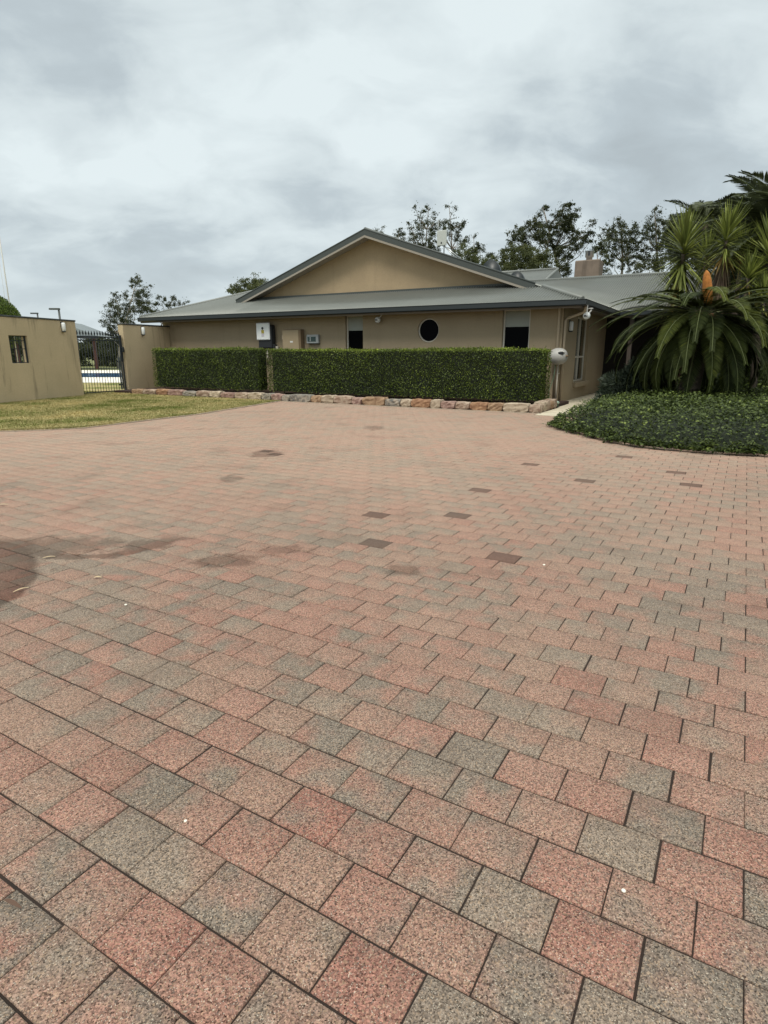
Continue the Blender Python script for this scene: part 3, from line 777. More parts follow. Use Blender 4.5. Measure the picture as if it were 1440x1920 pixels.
b = MB(); b.box(UL+.02, UR-.02, -.597, -.57, 2.765, 2.965); b.box(UR-.03, UR-.003, -.567, 5.33, 2.765, 2.965); b.box(UR-.003, 16, 5.303, 5.33, 2.765, 2.965); b.build('fascia', M['soffit'], house)
b = MB(); b.box(UL+.03, UR-.035, -.567, .0, 2.86, 2.875); b.box(.003, UR-.035, .003, 7.1, 2.86, 2.875); b.box(UR-.03, 16, 5.335, 7.1, 2.86, 2.875); b.box(-17.9, -17.21, .0, 16, 2.86, 2.875); b.build('soffit', M['soffit'], house)
# downpipes
dp = MB()
dp.tube([(-.11, -.055, .0), (-.11, -.055, 2.7), (-.11, -.10, 2.86)], .045, 10)
for z in (.9, 1.35, 2.2): dp.box(-.17, -.05, -.06, -.003, z, z+.03)
dp.build('downpipe', M['pipe'], house)
dp = MB(); dp.tube([(.05, .10, .01), (.05, .10, 2.46), (.10, .12, 2.53), (.66, -.30, 2.66), (.70, -.36, 2.72), (.70, -.38, 2.84)], .042, 10); dp.build('downpipe', M['pipe'], house)
MB().box(.755, .775, -.45, -.42, 2.55, 2.84).build('gutter_bracket', M['white'], house)

# chimney
ch = MB(); ch.box(-2.32, -1.22, 11.0, 11.9, 4.3, 5.62, .04); chim = ch.build('chimney', M['chimney'], roof)
fl = MB(); fl.lathe([(.001, 5.60), (.14, 5.62), (.14, 5.76), (.19, 5.78), (.19, 6.02), (.22, 6.04), (.001, 6.06)], 20, (-1.78, 11.4, 0)); 
flue = fl.build('flue', M['steel'], chim)
fl = MB(); fl.box(-1.80, -1.73, 11.18, 11.22, 5.82, 6.0); fl.build('flue_slot', M['black'], flue)
# roof vents (dark half-domes on the right slope)
for (uu, vv, r_) in ((-3.05, 1.9, .34), (-2.35, 2.6, .27)):
    z0 = zright(uu, vv); b = MB(); n1, n2 = 14, 6; vs = []; fs = []
    for i in range(n1+1):
        a = PI*i/n1
        for j in range(n2+1):
            rr = r_*(1 - .35*(j/n2)**2); x = (j/n2)*.55
            vs.append((uu + math.cos(a)*rr, vv + x, z0 - .12 + math.sin(a)*rr*1.35 - x*.0))
    for i in range(n1):
        for j in range(n2): q = i*(n2+1)+j; fs.append((q, q+1, q+n2+2, q+n2+1))
    fs.append(tuple(i*(n2+1) for i in range(n1+1)))
    b.add(vs, fs, True); b.build('roof_vent', M['gutter'], roof)

# ================================================================== THINGS FIXED TO THE HOUSE
def at_house(name, u, v, z, **k):
    return empty(name, hw(u, v, z), HA, **k)
# inverter
t = at_house('solar_inverter', -11.3, -.02, 1.70, label='white and black wall mounted solar inverter with yellow sticker above the hedge gap', cat='inverter')
MB().box(-.33, .33, -.26, -.0, .0, .86, .03).build('body', M['black'], t)
MB().box(-.36, .30, -.325, -.262, .30, .94, .03).build('cover', M['plastic'], t)
MB().lathe([(.001, -.003), (.05, -.003), (.05, .0)], 20, (-.03, -.33, .74), 'y').build('indicator', M['black'], t)
MB().box(-.09, .04, -.331, -.327, .55, .68).build('warning_sticker', M['yellow'], t)
MB().box(-.09, .04, -.331, -.327, .44, .54).build('rating_label', M['sticker'], t)
MB().box(.30, .41, -.20, -.02, -.03, .15, .02).box(.33, .36, -.18, -.05, .25, .7).build('isolator', M['black'], t)
b = MB(); b.tube([(.0, -.12, 0), (.0, -.12, -.34), (-.04, -.10, -.40), (-.22, -.10, -.41)], .045, 8); b.build('conduit', M['palepipe'], t)
MB().box(.38, .50, -.12, -.0, -.06, .08, .01).build('junction_box', M['palepipe'], t)
# meter box
t = at_house('meter_box', -10.0, -.02, 1.30, label='tan metal electricity meter box with a slightly open door on the front wall', cat='meter box')
MB().box(-.40, .40, -.22, 0, 0, 1.08, .008).build('cabinet', M['boxedge'], t)
MB().box(-.44, .32, -.245, -.223, .02, 1.05, .006).build('door', M['box'], t)
MB().box(-.08, .05, -.25, -.247, .60, .66).build('label_plate', M['white'], t)
MB().box(-.47, -.43, -.24, -.21, .72, .86, .005).build('latch', M['pipe'], t)
# keypad controller
t = at_house('control_panel', -9.15, -.02, 1.86, label='small grey controller with a dark display window beside the meter box', cat='control panel')
MB().box(-.27, .27, -.12, 0, 0, .32, .02).build('body', M['grey'], t)
MB().box(-.21, .17, -.125, -.121, .07, .25).build('display', M['screen'], t)
MB().box(-.10, -.06, -.128, -.126, .08, .24).build('divider', M['grey'], t)
# security cameras
def sphere_prof(r, n=12): return [(max(.0005, r*math.sin(PI*i/n)), -r*math.cos(PI*i/n)) for i in range(n+1)]
def sec_cam(u, v, z, lab):
    t = at_house('security_camera', u, v, z, label=lab, cat='security camera', group='white dome security cameras on the house')
    MB().lathe(sphere_prof(.105), 20, (0, 0, 0)).build('dome', M['plastic'], t)
    b = MB(); b.tube([(.04, .02, .06), (.09, .08, .13), (.10, .10, .20)], .022, 8); b.box(-.02, .14, .04, .16, .19, .215); b.build('bracket', M['white'], t)
    MB().box(-.055, .045, -.115, -.075, -.03, .012, .008).build('lens', M['black'], t)
sec_cam(-6.32, -.16, 2.63, 'white dome security camera under the front eave beside the narrow window')
sec_cam(.72, -.25, 2.56, 'white dome security camera hanging below the gutter at the house corner')
# wall lamps
def wall_lamp(loc, rz, lab):
    t = empty('wall_lamp', loc, rz, label=lab, cat='wall lamp', group='white bulkhead wall lamps')
    MB().box(-.06, .06, -.03, 0, -.16, .17, .01).build('back_plate', M['cap'], t)
    b = MB(); b.lathe([(.001, -.15), (.05, -.145), (.068, -.12), (.068, .10), (.05, .135), (.001, .14)], 16, (0, -.06, 0)); b.build('diffuser', M['plastic'], t)
    MB().lathe([(.001, -.185), (.05, -.18), (.07, -.148), (.001, -.140)], 16, (0, -.06, 0)).build('lower_rim', M['cap'], t)
wall_lamp(hw(.0, .80, 2.33), HA+PI/2, 'white wall lamp on the side wall between the house corner and the tall window')

# hose reel
t = at_house('hose_reel', .0, -.30, 1.42, label='white rounded hose reel fixed to the house corner at the end of the hedge', cat='hose reel')
b = MB(); prof = []
for i in range(17):
    a = PI*i/16; prof.append((max(.001, .245*math.sin(a)**.72), -.27*math.cos(a)))
b.lathe(prof, 28, (0, 0, 0), 'x'); b.build('casing', M['plastic_reel'] if 'plastic_reel' in M else mat('reel_plastic', (.42, .41, .385), .5), t)
MB().lathe([(.12, -.240), (.13, -.252), (.14, -.240), (.13, -.228)], 24, (0, 0, 0), 'x').lathe([(.001, -.285), (.05, -.28), (.06, -.26)], 20, (0, 0, 0), 'x').build('hub_ring', M['grey'], t)
MB().box(.04, .20, -.235, -.17, .05, .13, .02).build('handle_slot', M['black'], t)
MB().tube([(.10, -.225, .14), (.17, -.215, .15), (.22, -.16, .11)], .018, 8).build('handle', M['white'], t)
MB().tube([(.22, -.10, .01), (.32, -.12, .02)], .026, 8).build('nozzle', M['boxedge'], t)
MB().box(-.10, .02, .20, .28, -.10, .10).build('bracket', M['grey'], t)
t = at_house('water_pipe', -.02, -.16, 0, label='pale water pipe rising beside the downpipe below the hose reel', cat='pipe')
t2 = MB(); t2.tube([(0, 0, .0), (0.0, 0, 1.2)], .022, 8); t2.box(-.03, .03, .02, .16, .9, .93); t2.build('tube', M['palepipe'], t)
t = at_house('garden_hose', .15, -1.45, .05, label='pale green hose gun with coiled hose on the path at the house corner', cat='garden hose')
b = MB(); pts = []
for k in range(50):
    a = k*.38; pts.append((.12*math.cos(a)*(1+.02*k/10)+.1, .10*math.sin(a), -.02 + .002*k))
b.tube(pts, .012, 6); b.tube([(.22, .0, .05), (-.15, .6, .02), (-.30, .9, .3), (-.22, 1.1, .8), (-.20, 1.15, 1.2)], .009, 6); b.build('hose', M['green'], t)
MB().tube([(-.05, -.05, .05), (.12, -.03, .12), (.26, -.05, .10)], [.03, .055, .03], 10).build('hose_gun', M['palegreen'], t)

# antenna & panel on the roof
pA = atY(828, 447, 17.9 + 1.6)
t = empty('panel_antenna', (0, 0, 0), 0, label='pale rectangular panel antenna on a strutted pole above the roof slope', cat='antenna')
def loc_uv(p): d_ = p - HC; return (d_.dot(HU), d_.dot(HV), p.z)
pA = onU = None
def onV(x, y, v):
    r = ray(x, y); n_ = HV; P0 = hw(0, v) - Vector((0, 0, 0)); cam0 = Vector((0, 0, 0))
    t_ = (HC + HV*v).dot(n_) / (r.x*n_.x + r.y*n_.y); return Vector((r.x*t_, r.y*t_, 1.5 + r.z*t_))
def hl(x, y, v): p = onV(x, y, v); d_ = p - HC; return Vector((d_.dot(HU), d_.dot(HV), p.z))
t.location = HC; t.rotation_euler = (0, 0, HA)
p0 = hl(820, 433, 3.0); p1 = hl(837, 460, 3.0)
b = MB(); b.box(p0.x, p1.x, 2.97, 3.03, p1.z, p0.z, .015); b.build('panel', mat('antenna_panel', (.50, .52, .48), .6), t)
b = MB(); b.lathe([(.001, -.01), (.03, -.01), (.03, 0)], 10, ((p0.x+p1.x)/2, 2.965, p1.z+.10), 'y'); b.build('port', M['black'], t)
q0 = hl(833, 461, 3.02); q1 = hl(858, 488, 3.02); q2 = hl(872, 489, 3.3); q1.z = min(q1.z, zright(q1.x, 3.0)+.02)
q2.z = zright(q2.x, 3.3)
b = MB(); b.tube([q0, q1], .018, 6); b.tube([q0, q2], .018, 6); zb = zright(q0.x-.1, 3.05); b.tube([(q0.x-.02, 3.05, zb-.05), (q0.x-.02, 3.05, p0.z-.1)], .022, 8); b.build('strut', M['steel'], t)
t = empty('tv_antenna', HC, HA, label='thin grey television antenna with a tilted boom and short elements above the roof', cat='antenna')
m0 = hl(822, 470, 3.6); m1 = hl(822, 412, 3.6); e0 = hl(820, 418, 3.4); e1 = hl(856, 408, 3.9)
MB().tube([(m1.x, 3.6, zright(m1.x, 3.6)-.05), (m1.x, 3.6, m1.z)], .02, 6).build('mast', M['grey'], t)
b = MB(); b.tube([e0, e1], .016, 6)
for k in range(9):
    c0 = e0.lerp(e1, k/8); b.tube([c0+Vector((-.12, .28, .02)), c0+Vector((.12, -.28, -.02))], .006, 4)
b.build('boom', M['grey'], t)

# ================================================================== YARD WALLS, GATE
ang_w = math.atan2(WD.y, WD.x)
def yard_wall(name, org, length, back, h, hole, label, drops=0.0):
    """local x runs from org backwards to the viewer side (-) ; front face y=0 faces the drive"""
    t = empty(name, org, ang_w, label=label, cat='wall', group='rendered yard walls')
    b = MB(); x0, x1 = -back, length
    wall_grid(b, x0, x1, -.05, h, [hole] if hole else [], 0, .26)
    b.build('render', M['yard_wall'], t)
    c = MB(); c.box(x0-.02, x1+.02, -.025, .285, h+.002, h+.055, .01); c.build('coping', M['cap'], t)
    if hole:
        g = MB(); a0, a1, z0, z1 = hole
        for z in (z0+.02, z0+(z1-z0)*.52, z1-.16, z1-.02): g.box(a0+.02, a1-.02, .075, .095, z-.012, z+.012)
        for k in range(7): x = a0+.03+(a1-a0-.06)*k/6; g.box(x-.008, x+.008, .100, .116, z0+.01, z1-.01)
        g.box(a0+.002, a0+.025, .07, .12, z0+.002, z1-.002); g.box(a1-.025, a1-.002, .07, .12, z0+.002, z1-.002)
        g.build('grille', M['iron'], t)
    return t
L_ = (wallL_r - wallL_l).length
hx0 = (19.50-22.45)/WD.y; hx1 = (20.22-22.45)/WD.y
yard_wall('yard_wall', wallL_r, 0, 12, 2.60, (hx0, hx1, 1.2, 2.06), 'long tan rendered wall with dark streaks and a barred opening beside the lawn')
wj = hw(-16.81, 0); rl = (wj - gateR).length; ang_r = math.atan2((wj-gateR).y, (wj-gateR).x)
t = yard_wall('yard_wall', gateR, rl, 0, 2.60, None, 'short tan rendered wall joining the gate to the house')
t.rotation_euler = (0, 0, ang_r)
wall_lamp(wallL_r + WD*((21.80-22.45)/WD.y) + Vector((0, 0, 2.40)), ang_w, 'white wall lamp with dark rim near the gate end of the long yard wall')
wr = (wj-gateR).normalized(); wall_lamp(gateR + wr*1.0 + Vector((0, 0, 2.40)), ang_r, 'white wall lamp on the short wall between the gate and the house')
# gate
gdir = (gateR - wallL_r); gl = gdir.length; gd = gdir.normalized()
t = empty('metal_gate', wallL_r + Vector((0, .0, 0)) + gd*.04, math.atan2(gd.y, gd.x), label='black iron double gate of upright bars with spear tops between the two yard walls', cat='gate')
gl -= .08
b = MB(); 
for z in (.08, 1.98, 2.10): b.box(.03, gl-.03, .10, .13, z-.018, z+.018)
b.box(0, .05, .09, .14, 0, 2.15); b.box(gl-.05, gl, .09, .14, 0, 2.2)
b.build('gate_frame', M['iron'], t)
n_b = 16
for k in range(n_b):
    x = .10 + (gl-.20)*k/(n_b-1); b = MB(); b.tube([(x, .115, .06), (x, .115, 2.14)], .010, 6)
    b.add([(x, .115, 2.34), (x-.045, .115, 2.22), (x, .10, 2.22), (x+.045, .115, 2.22), (x, .13, 2.22), (x, .115, 2.13)], [(0, 1, 2), (0, 2, 3), (0, 3, 4), (0, 4, 1), (5, 2, 1), (5, 3, 2), (5, 4, 3), (5, 1, 4)])
    b.build('gate_bar', M['iron'], t)
b = MB(); b.box(gl-.10, gl+.0, .0, .06, 1.55, 1.75, .01); b.box(gl-.16, gl-.02, .06, .10, 1.2, 2.2, .01); b.build('lock_box', M['iron'], t)
# ---------------- beyond the gate
sheet('pool_lawn', [(-60, 20), (-12.3, 22.5), (-11.3, 25), (-9.8, 28), (-9, 33), (-13, 33.5), (-60, 33.5)], -.02, M['turf'])
sheet('pool_paving', [(-60, 33.0), (-12, 33.0), (-11, 58), (-60, 58)], -.006, M['concretewhite'])
M['poolw'] = mat('pool_water', (0.03, 0.12, 0.26), .1, spec=.5)
sheet('pool_water', [(-40, 40.5), (-16.9, 40.5), (-20.5, 49), (-40, 49)], .008, M['poolw'])
t = empty('day_bed', (-14.7, 40.0, 0), .1, label='low dark daybed beside the swimming pool beyond the gate', cat='daybed')
MB().box(-1.5, 1.3, -.8, .8, .12, .48, .04).build('base', M['black'], t)
MB().box(-1.45, 1.25, -.78, .78, .482, .60, .05).build('cushion', mat('cushion', (.22, .17, .15), .9), t)
t = empty('metal_screen', (-10.9, 26.6, 0), 1.30, label='grey slatted metal screen standing just behind the gate by the pool lawn', cat='screen')
b = MB()
for k in range(12): b.box(-.75+k*.12, -.68+k*.12, 0, .03, 0.05, 1.35)
b.build('slats', mat('slat_metal', (.07, .085, .10), .5), t)
for z in (.2, 1.15): MB().box(-.8, .8, .032, .06, z, z+.06).build('rail', M['iron'], t)
t = empty('pool_pavilion', (-31.5, 62.5, 0), 0.15, label='open pool pavilion with reddish posts and a grey pitched roof beyond the gate', cat='pavilion')
for x in (-5, -.6, 2.3):
    MB().box(x-.16, x+.16, -.16, .16, 0, 3.25).build('post', M['wood'], t)
MB().prism([(-7.5, 3.2), (2.9, 3.2), (-.8, 4.65), (-7.5, 4.65)], -.8, 7).build('roof', mat('pavilion_roof', (.19, .22, .23), .6), t)
MB().box(-7.5, 3.0, -.9, -.81, 2.95, 3.2).build('fascia', M['gutter'], t)

# topiary dome, poles behind left wall
t = empty('topiary_dome', (-17.1, 26.8, 0), 0, label='clipped green dome tree rising behind the long yard wall', cat='topiary')
def dome_leaves(c, r, n, leaf):
    d = unit(RNG.normal(size=(n, 3))); d[:, 2] = np.abs(d[:, 2]) * np.sign(RNG.random(n)-.15)
    P = np.array(c) + d*np.array(r)*RNG.uniform(.93, 1.02, (n, 1)); return leaf_quads(P, unit(d*.6+RNG.normal(size=(n, 3))*.7), d+RNG.normal(size=(n, 3))*.4, leaf, leaf*.6)
V_, F_ = dome_leaves((0, 0, 2.75), (1.45, 1.45, 1.30), 24000, .06)
np_mesh('crown', V_, F_, G['topiary'], RNG.random(len(F_)), t)
MB().lathe([(.001, 3.95), (.7, 3.8), (1.1, 3.4), (1.32, 2.75), (1.0, 1.9), (.1, 1.6)], 20).build('crown_core', mat('foliage_dark', (.02, .032, .01), .9), t)
MB().tube([(0, 0, -.05), (0, 0, 1.2)], .14, 8).build('trunk', M['bark'], t)
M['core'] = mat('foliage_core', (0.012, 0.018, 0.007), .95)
def lamp_post(x, y, D, lab, s_=1):
    p = atY(x, y, D); t = empty('lamp_post', (p.x, p.y, 0), 0, label=lab, cat='lamp post', group='lamp posts behind the yard wall')
    MB().tube([(0, 0, -.05), (0, 0, p.z)], .05*s_, 8).build('pole', M['grey'] if False else M['barge'], t)
    MB().box(-.46*s_, .05*s_, -.09, .09, p.z-.03, p.z+.07, .02).build('lamp_head', M['barge'], t)
lamp_post(110, 580, 36, 'grey street lamp with flat head rising behind the wall lamp', 1.15)
lamp_post(70, 588, 48, 'smaller distant grey street lamp rising beside the topiary dome', 1.1)
t = empty('flagpole', (0, 0, 0), label='thin white flagpole standing behind the topiary dome', cat='flagpole')
pf = atY(17, 565, 27); t.location = (pf.x, pf.y, 0)
MB().tube([(0, 0, -.05), (0, 0, 9.5)], [.03, .022], 8).build('pole', M['white'], t)
MB().tube([(-.17, 0, 2), (-.12, 0, 9.4)], .007, 5).build('rope', M['white'], t)

# ================================================================== HEDGES
def hedge(u0, u1, v0, v1, z0, z1, label, dens=1150, seedtone=0.0):
    t = empty('hedge', hw((u0+u1)/2, (v0+v1)/2, 0), HA, label=label, cat='hedge', group='clipped hedges')
    hxw, hyw = (u1-u0)/2, (v1-v0)/2
    A = []; 
    faces = [('f', 2*hxw*(z1-z0)), ('b', 2*hxw*(z1-z0)*.3), ('l', 2*hyw*(z1-z0)), ('r', 2*hyw*(z1-z0)), ('t', 4*hxw*hyw)]
    Ps, Ns, Ts = [], [], []
    for nm, ar in faces:
        n = int(ar*dens*(1.25 if nm == 't' else 1)); a = RNG.random(n); c = RNG.random(n); dep = np.abs(RNG.normal(0, .035, n))
        bulge = .018*np.sin(a*(47 if nm in 'fb' else 9)+c*3) + .022*np.sin(a*23+c*7) + .012*np.sin(a*91+c*13) + (RNG.random(n) < .03)*RNG.random(n)*.07
        if nm in 'fb':
            s_ = -1 if nm == 'f' else 1
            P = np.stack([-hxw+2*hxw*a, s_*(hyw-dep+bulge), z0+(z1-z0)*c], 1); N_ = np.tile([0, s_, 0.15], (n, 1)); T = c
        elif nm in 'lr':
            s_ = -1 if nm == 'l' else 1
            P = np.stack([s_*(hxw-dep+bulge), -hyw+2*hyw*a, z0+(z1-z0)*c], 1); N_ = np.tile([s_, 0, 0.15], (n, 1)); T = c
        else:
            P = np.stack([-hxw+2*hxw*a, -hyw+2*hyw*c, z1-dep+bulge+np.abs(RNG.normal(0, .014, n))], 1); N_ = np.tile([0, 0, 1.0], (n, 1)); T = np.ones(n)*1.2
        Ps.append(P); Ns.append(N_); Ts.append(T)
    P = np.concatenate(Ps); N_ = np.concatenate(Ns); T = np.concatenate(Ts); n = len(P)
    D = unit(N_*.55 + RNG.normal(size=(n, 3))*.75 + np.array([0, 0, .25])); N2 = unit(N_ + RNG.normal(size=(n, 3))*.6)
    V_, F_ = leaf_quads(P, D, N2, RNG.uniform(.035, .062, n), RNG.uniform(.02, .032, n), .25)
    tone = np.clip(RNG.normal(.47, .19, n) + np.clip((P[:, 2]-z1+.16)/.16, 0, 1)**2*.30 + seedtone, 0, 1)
    np_mesh('foliage', V_, F_, G['hedge'], tone, t)
    k = MB(); k.box(-hxw+.09, hxw-.09, -hyw+.09, hyw-.09, z0+.02, z1-.03); k.build('foliage_core', M['core'], t)  # dark box added inside the leaves to block light
    k = MB()
    for i in range(int((u1-u0)/.45)):
        x = -hxw+.3+i*.45+random.uniform(-.1, .1); MB().tube([(x, random.uniform(-.1, .1), .05), (x+random.uniform(-.1, .1), 0, z0+.25)], .016, 5).build('stem', M['bark'], t)
    pass
    return t
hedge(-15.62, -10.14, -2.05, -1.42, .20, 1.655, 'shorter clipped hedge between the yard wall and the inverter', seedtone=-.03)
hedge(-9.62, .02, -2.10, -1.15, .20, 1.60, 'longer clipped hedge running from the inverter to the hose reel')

# ================================================================== GARDEN BED (ground cover)
bed = [(3.60, 12.75), (3.68, 12.0), (3.85, 11.1), (4.02, 10.3), (4.32, 9.75), (4.95, 9.3), (5.79, 8.96), (7.5, 8.55), (10, 8.3), (14, 8.8), (17, 14), (13, 20), (9.3, 22.6), (8.3, 21.3), (7.3, 19.0), (6.1, 17.0), (5.2, 15.4), (4.35, 14.2), (3.75, 13.3)]
_bc = (9.0, 14.5)
sheet('garden_bed_floor', [(p[0]+(_bc[0]-p[0])*.055, p[1]+(_bc[1]-p[1])*.055) for p in bed], .03, M['soil'], thick=.08)
def bed_dist(x, y):
    d = np.full(len(x), 1e9); n = len(bed)
    for i in range(n):
        a = np.array(bed[i]); c = np.array(bed[(i+1) % n]); e = c-a; L2 = (e**2).sum()
        tt = np.clip(((x-a[0])*e[0]+(y-a[1])*e[1])/L2, 0, 1); d = np.minimum(d, np.hypot(x-a[0]-tt*e[0], y-a[1]-tt*e[1]))
    return d
def ground_cover():
    n = 150000; x = RNG.uniform(3.4, 16, n); y = RNG.uniform(8, 22.6, n)
    k = in_poly(x, y, bed) & (x < 2.0+y*.75) ; x = x[k]; y = y[k]
    # fewer far away
    k = RNG.random(len(x)) < np.clip(1.35-(y-9)/13, .3, 1); x = x[k]; y = y[k]
    ex, ey = [], []
    for i in [len(bed)-1] + list(range(0, 9)):      # runners spilling over the edge of the paving
        a_, c_ = bed[i], bed[(i+1) % len(bed)]; l_ = math.hypot(c_[0]-a_[0], c_[1]-a_[1]); m_ = int(l_*700); tt = RNG.random(m_)
        o_ = RNG.normal(.0, .06, m_) + .045*np.sin(tt*l_*9 + i*2.1) + .03*np.sin(tt*l_*23)
        ex.append(a_[0]+tt*(c_[0]-a_[0]) - (c_[1]-a_[1])/l_*-1*o_*-1); ey.append(a_[1]+tt*(c_[1]-a_[1]) - (c_[0]-a_[0])/l_*o_*-1*-1)
    x = np.concatenate([x, *ex]); y = np.concatenate([y, *ey]); d = bed_dist(x, y)*in_poly(x, y, bed); n = len(x)
    lump = .5+.5*np.sin(x*5.1+np.sin(y*3.7)*1.3)*np.sin(y*4.3+np.sin(x*2.9)*1.7)
    lump2 = .5+.5*np.sin(x*13+y*4)*np.sin(y*11-x*5)
    top = .07 + np.clip(d/.55, 0, 1)**.6*(.29 + .13*lump + .06*lump2 + .17*np.clip(d/1.6, 0, 1))
    t_ = RNG.random(n)**.45; z = .03 + (top-.03)*t_
    edge = d < .3
    x = x + RNG.normal(0, .02, n)*edge; y = y - (RNG.random(n)*.07)*edge
    P = np.stack([x, y, z], 1); N_ = unit(np.stack([RNG.normal(0, .45, n), RNG.normal(-.15, .45, n), np.ones(n)], 1))
    D = unit(np.stack([RNG.normal(size=n), RNG.normal(size=n), RNG.normal(.15, .35, n)], 1))
    V_, F_ = leaf_quads(P, D, N_, RNG.uniform(.04, .078, n), RNG.uniform(.028, .048, n), .2)
    np_mesh('ground_cover', V_, F_, G['cover'], np.clip(RNG.normal(.42, .22, n)+(t_ > .9)*.22, 0, 1), kind='stuff', label='glossy dark green ground cover filling the kidney shaped bed under the cycad', cat='ground cover')
    # dark mound inside the planting, standing in for stems and shade
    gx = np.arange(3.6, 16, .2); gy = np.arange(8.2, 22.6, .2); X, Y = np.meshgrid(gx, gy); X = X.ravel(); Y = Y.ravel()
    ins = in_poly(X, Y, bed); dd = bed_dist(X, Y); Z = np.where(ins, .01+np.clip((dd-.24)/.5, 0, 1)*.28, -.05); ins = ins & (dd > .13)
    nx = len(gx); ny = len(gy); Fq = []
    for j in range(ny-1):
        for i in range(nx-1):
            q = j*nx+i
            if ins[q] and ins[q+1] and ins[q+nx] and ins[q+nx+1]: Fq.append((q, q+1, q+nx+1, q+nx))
    np_mesh('cover_shade_core', np.stack([X, Y, Z], 1), np.array(Fq), M['core'], kind='stuff', label='dark core standing in for shade beneath the glossy ground cover', cat='shade core')
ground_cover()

# ================================================================== CYCAD
def frond(az, el0, length, droop, nl, lw, ll, base, rachis_b, Vs, Fs, Ts, tone, vee=.35, taper=1.0, side=0.0):
    """rachis as an arc; leaflets in pairs"""
    pts = []; p = Vector(base); el = el0; seg = 14
    for i in range(seg+1):
        pts.append(p.copy()); p = p + Vector((math.cos(az)*math.cos(el), math.sin(az)*math.cos(el), math.sin(el)))*(length/seg)
        el -= droop/seg*(0.5+1.0*i/seg); az += side/seg
    rachis_b.tube(pts, [.018*(1-.75*i/seg) for i in range(seg+1)], 4, cap=False)
    P = np.array([tuple(q) for q in pts]); s_ = np.linspace(.10, .995, nl)
    idx = s_*seg; i0 = np.minimum(idx.astype(int), seg-1); fr = (idx-i0)[:, None]
    C = P[i0]*(1-fr)+P[i0+1]*fr; T = unit(P[i0+1]-P[i0]); side_ = unit(np.cross(T, np.array([0, 0, 1.0]))); up = np.cross(side_, T)
    ln = ll*np.sin(np.clip(s_*1.06+.06, 0, 1)*PI)**.45*taper
    ln = np.maximum(ln, ll*.25)
    for sg in (-1, 1):
        D = unit(side_*sg + up*vee + T*(.55+.5*s_[:, None]) + RNG.normal(size=(nl, 3))*.035)
        V_, F_ = leaf_quads(C, D, up + RNG.normal(size=(nl, 3))*.1, ln, lw, .15)
        # droop the tips
        V_ = V_.reshape(-1, 4, 3); V_[:, 2, 2] -= ln*.12; V_ = V_.reshape(-1, 3)
        Fs.append(F_ + sum(len(v) for v in Vs)); Vs.append(V_); Ts.append(np.clip(tone+RNG.normal(0, .12, nl), 0, 1))
def feather_plant(name, loc, label, cat, crown_z, n, length, lens, el_range, droop, lw, ll, nl, m, trunk_r, group=None, trunk_pts=None, az0=0, trunk_mat='palmbark'):
    t = empty(name, loc, 0, label=label, cat=cat, group=group)
    rb = MB(); Vs, Fs, Ts = [], [], []
    for i in range(n):
        f = (i+.5)/n; az = az0 + i*2.39996 + random.uniform(-.15, .15); el = el_range[0] + (el_range[1]-el_range[0])*f + random.uniform(-.2, .2)*(1-f)
        L2 = length*random.uniform(*lens); dr = droop*(random.uniform(.55, 1.15)) * (.75 + .5*(1-f))
        frond(az, el, L2, dr, nl, lw, ll, (math.cos(az)*.10, math.sin(az)*.10, crown_z + .12*f), rb, Vs, Fs, Ts, random.uniform(.15, .75)*(.5+.5*f)+.12, vee=random.uniform(-.05, .35), side=random.uniform(-.35, .35))
    np_mesh('fronds', np.concatenate(Vs), np.concatenate(Fs), m, np.concatenate(Ts), t)
    rb.build('frond_stalks', M['rachis'], t)
    tp = trunk_pts or [(0, 0, -.05), (0, 0, crown_z+.1)]
    b = MB(); b.tube(tp, [trunk_r*1.15]+[trunk_r]*(len(tp)-1), 12); b.build('trunk', M[trunk_mat], t)
    return t
cyb = gnd(1318, 778, .0)
cy = feather_plant('cycad', (7.85, 15.5, 0), 'large sago cycad with arching dark green fronds and an upright orange cone', 'cycad', 2.35, 84, 2.7, (.86, 1.02), (-.6, .55), 1.75, .020, .34, 170, G['cycad'], .24,
    trunk_pts=[(-.25, -.1, .0), (-.12, -.05, .8), (0, 0, 1.7), (0, 0, 2.6)])
b = MB(); prof = [(.001, 0), (.10, .02), (.125, .15), (.13, .4), (.115, .65), (.08, .82), (.03, .90), (.001, .92)]
b.lathe(prof, 22); cone = b.build('cone', M['orange'], cy); cone.location = (-.06, -.30, 2.62); cone.scale = (.84, .84, .88); cone.rotation_euler = (R(4), R(-13), 0)
b = MB(); b.lathe([(.28, 0), (.30, .08), (.2, .16), (.001, .2)], 18); o = b.build('crown_heart', mat('woolly_crown', (.30, .17, .09), .95, bump=1, bscale=30), cy); o.location = (0, 0, 2.32)

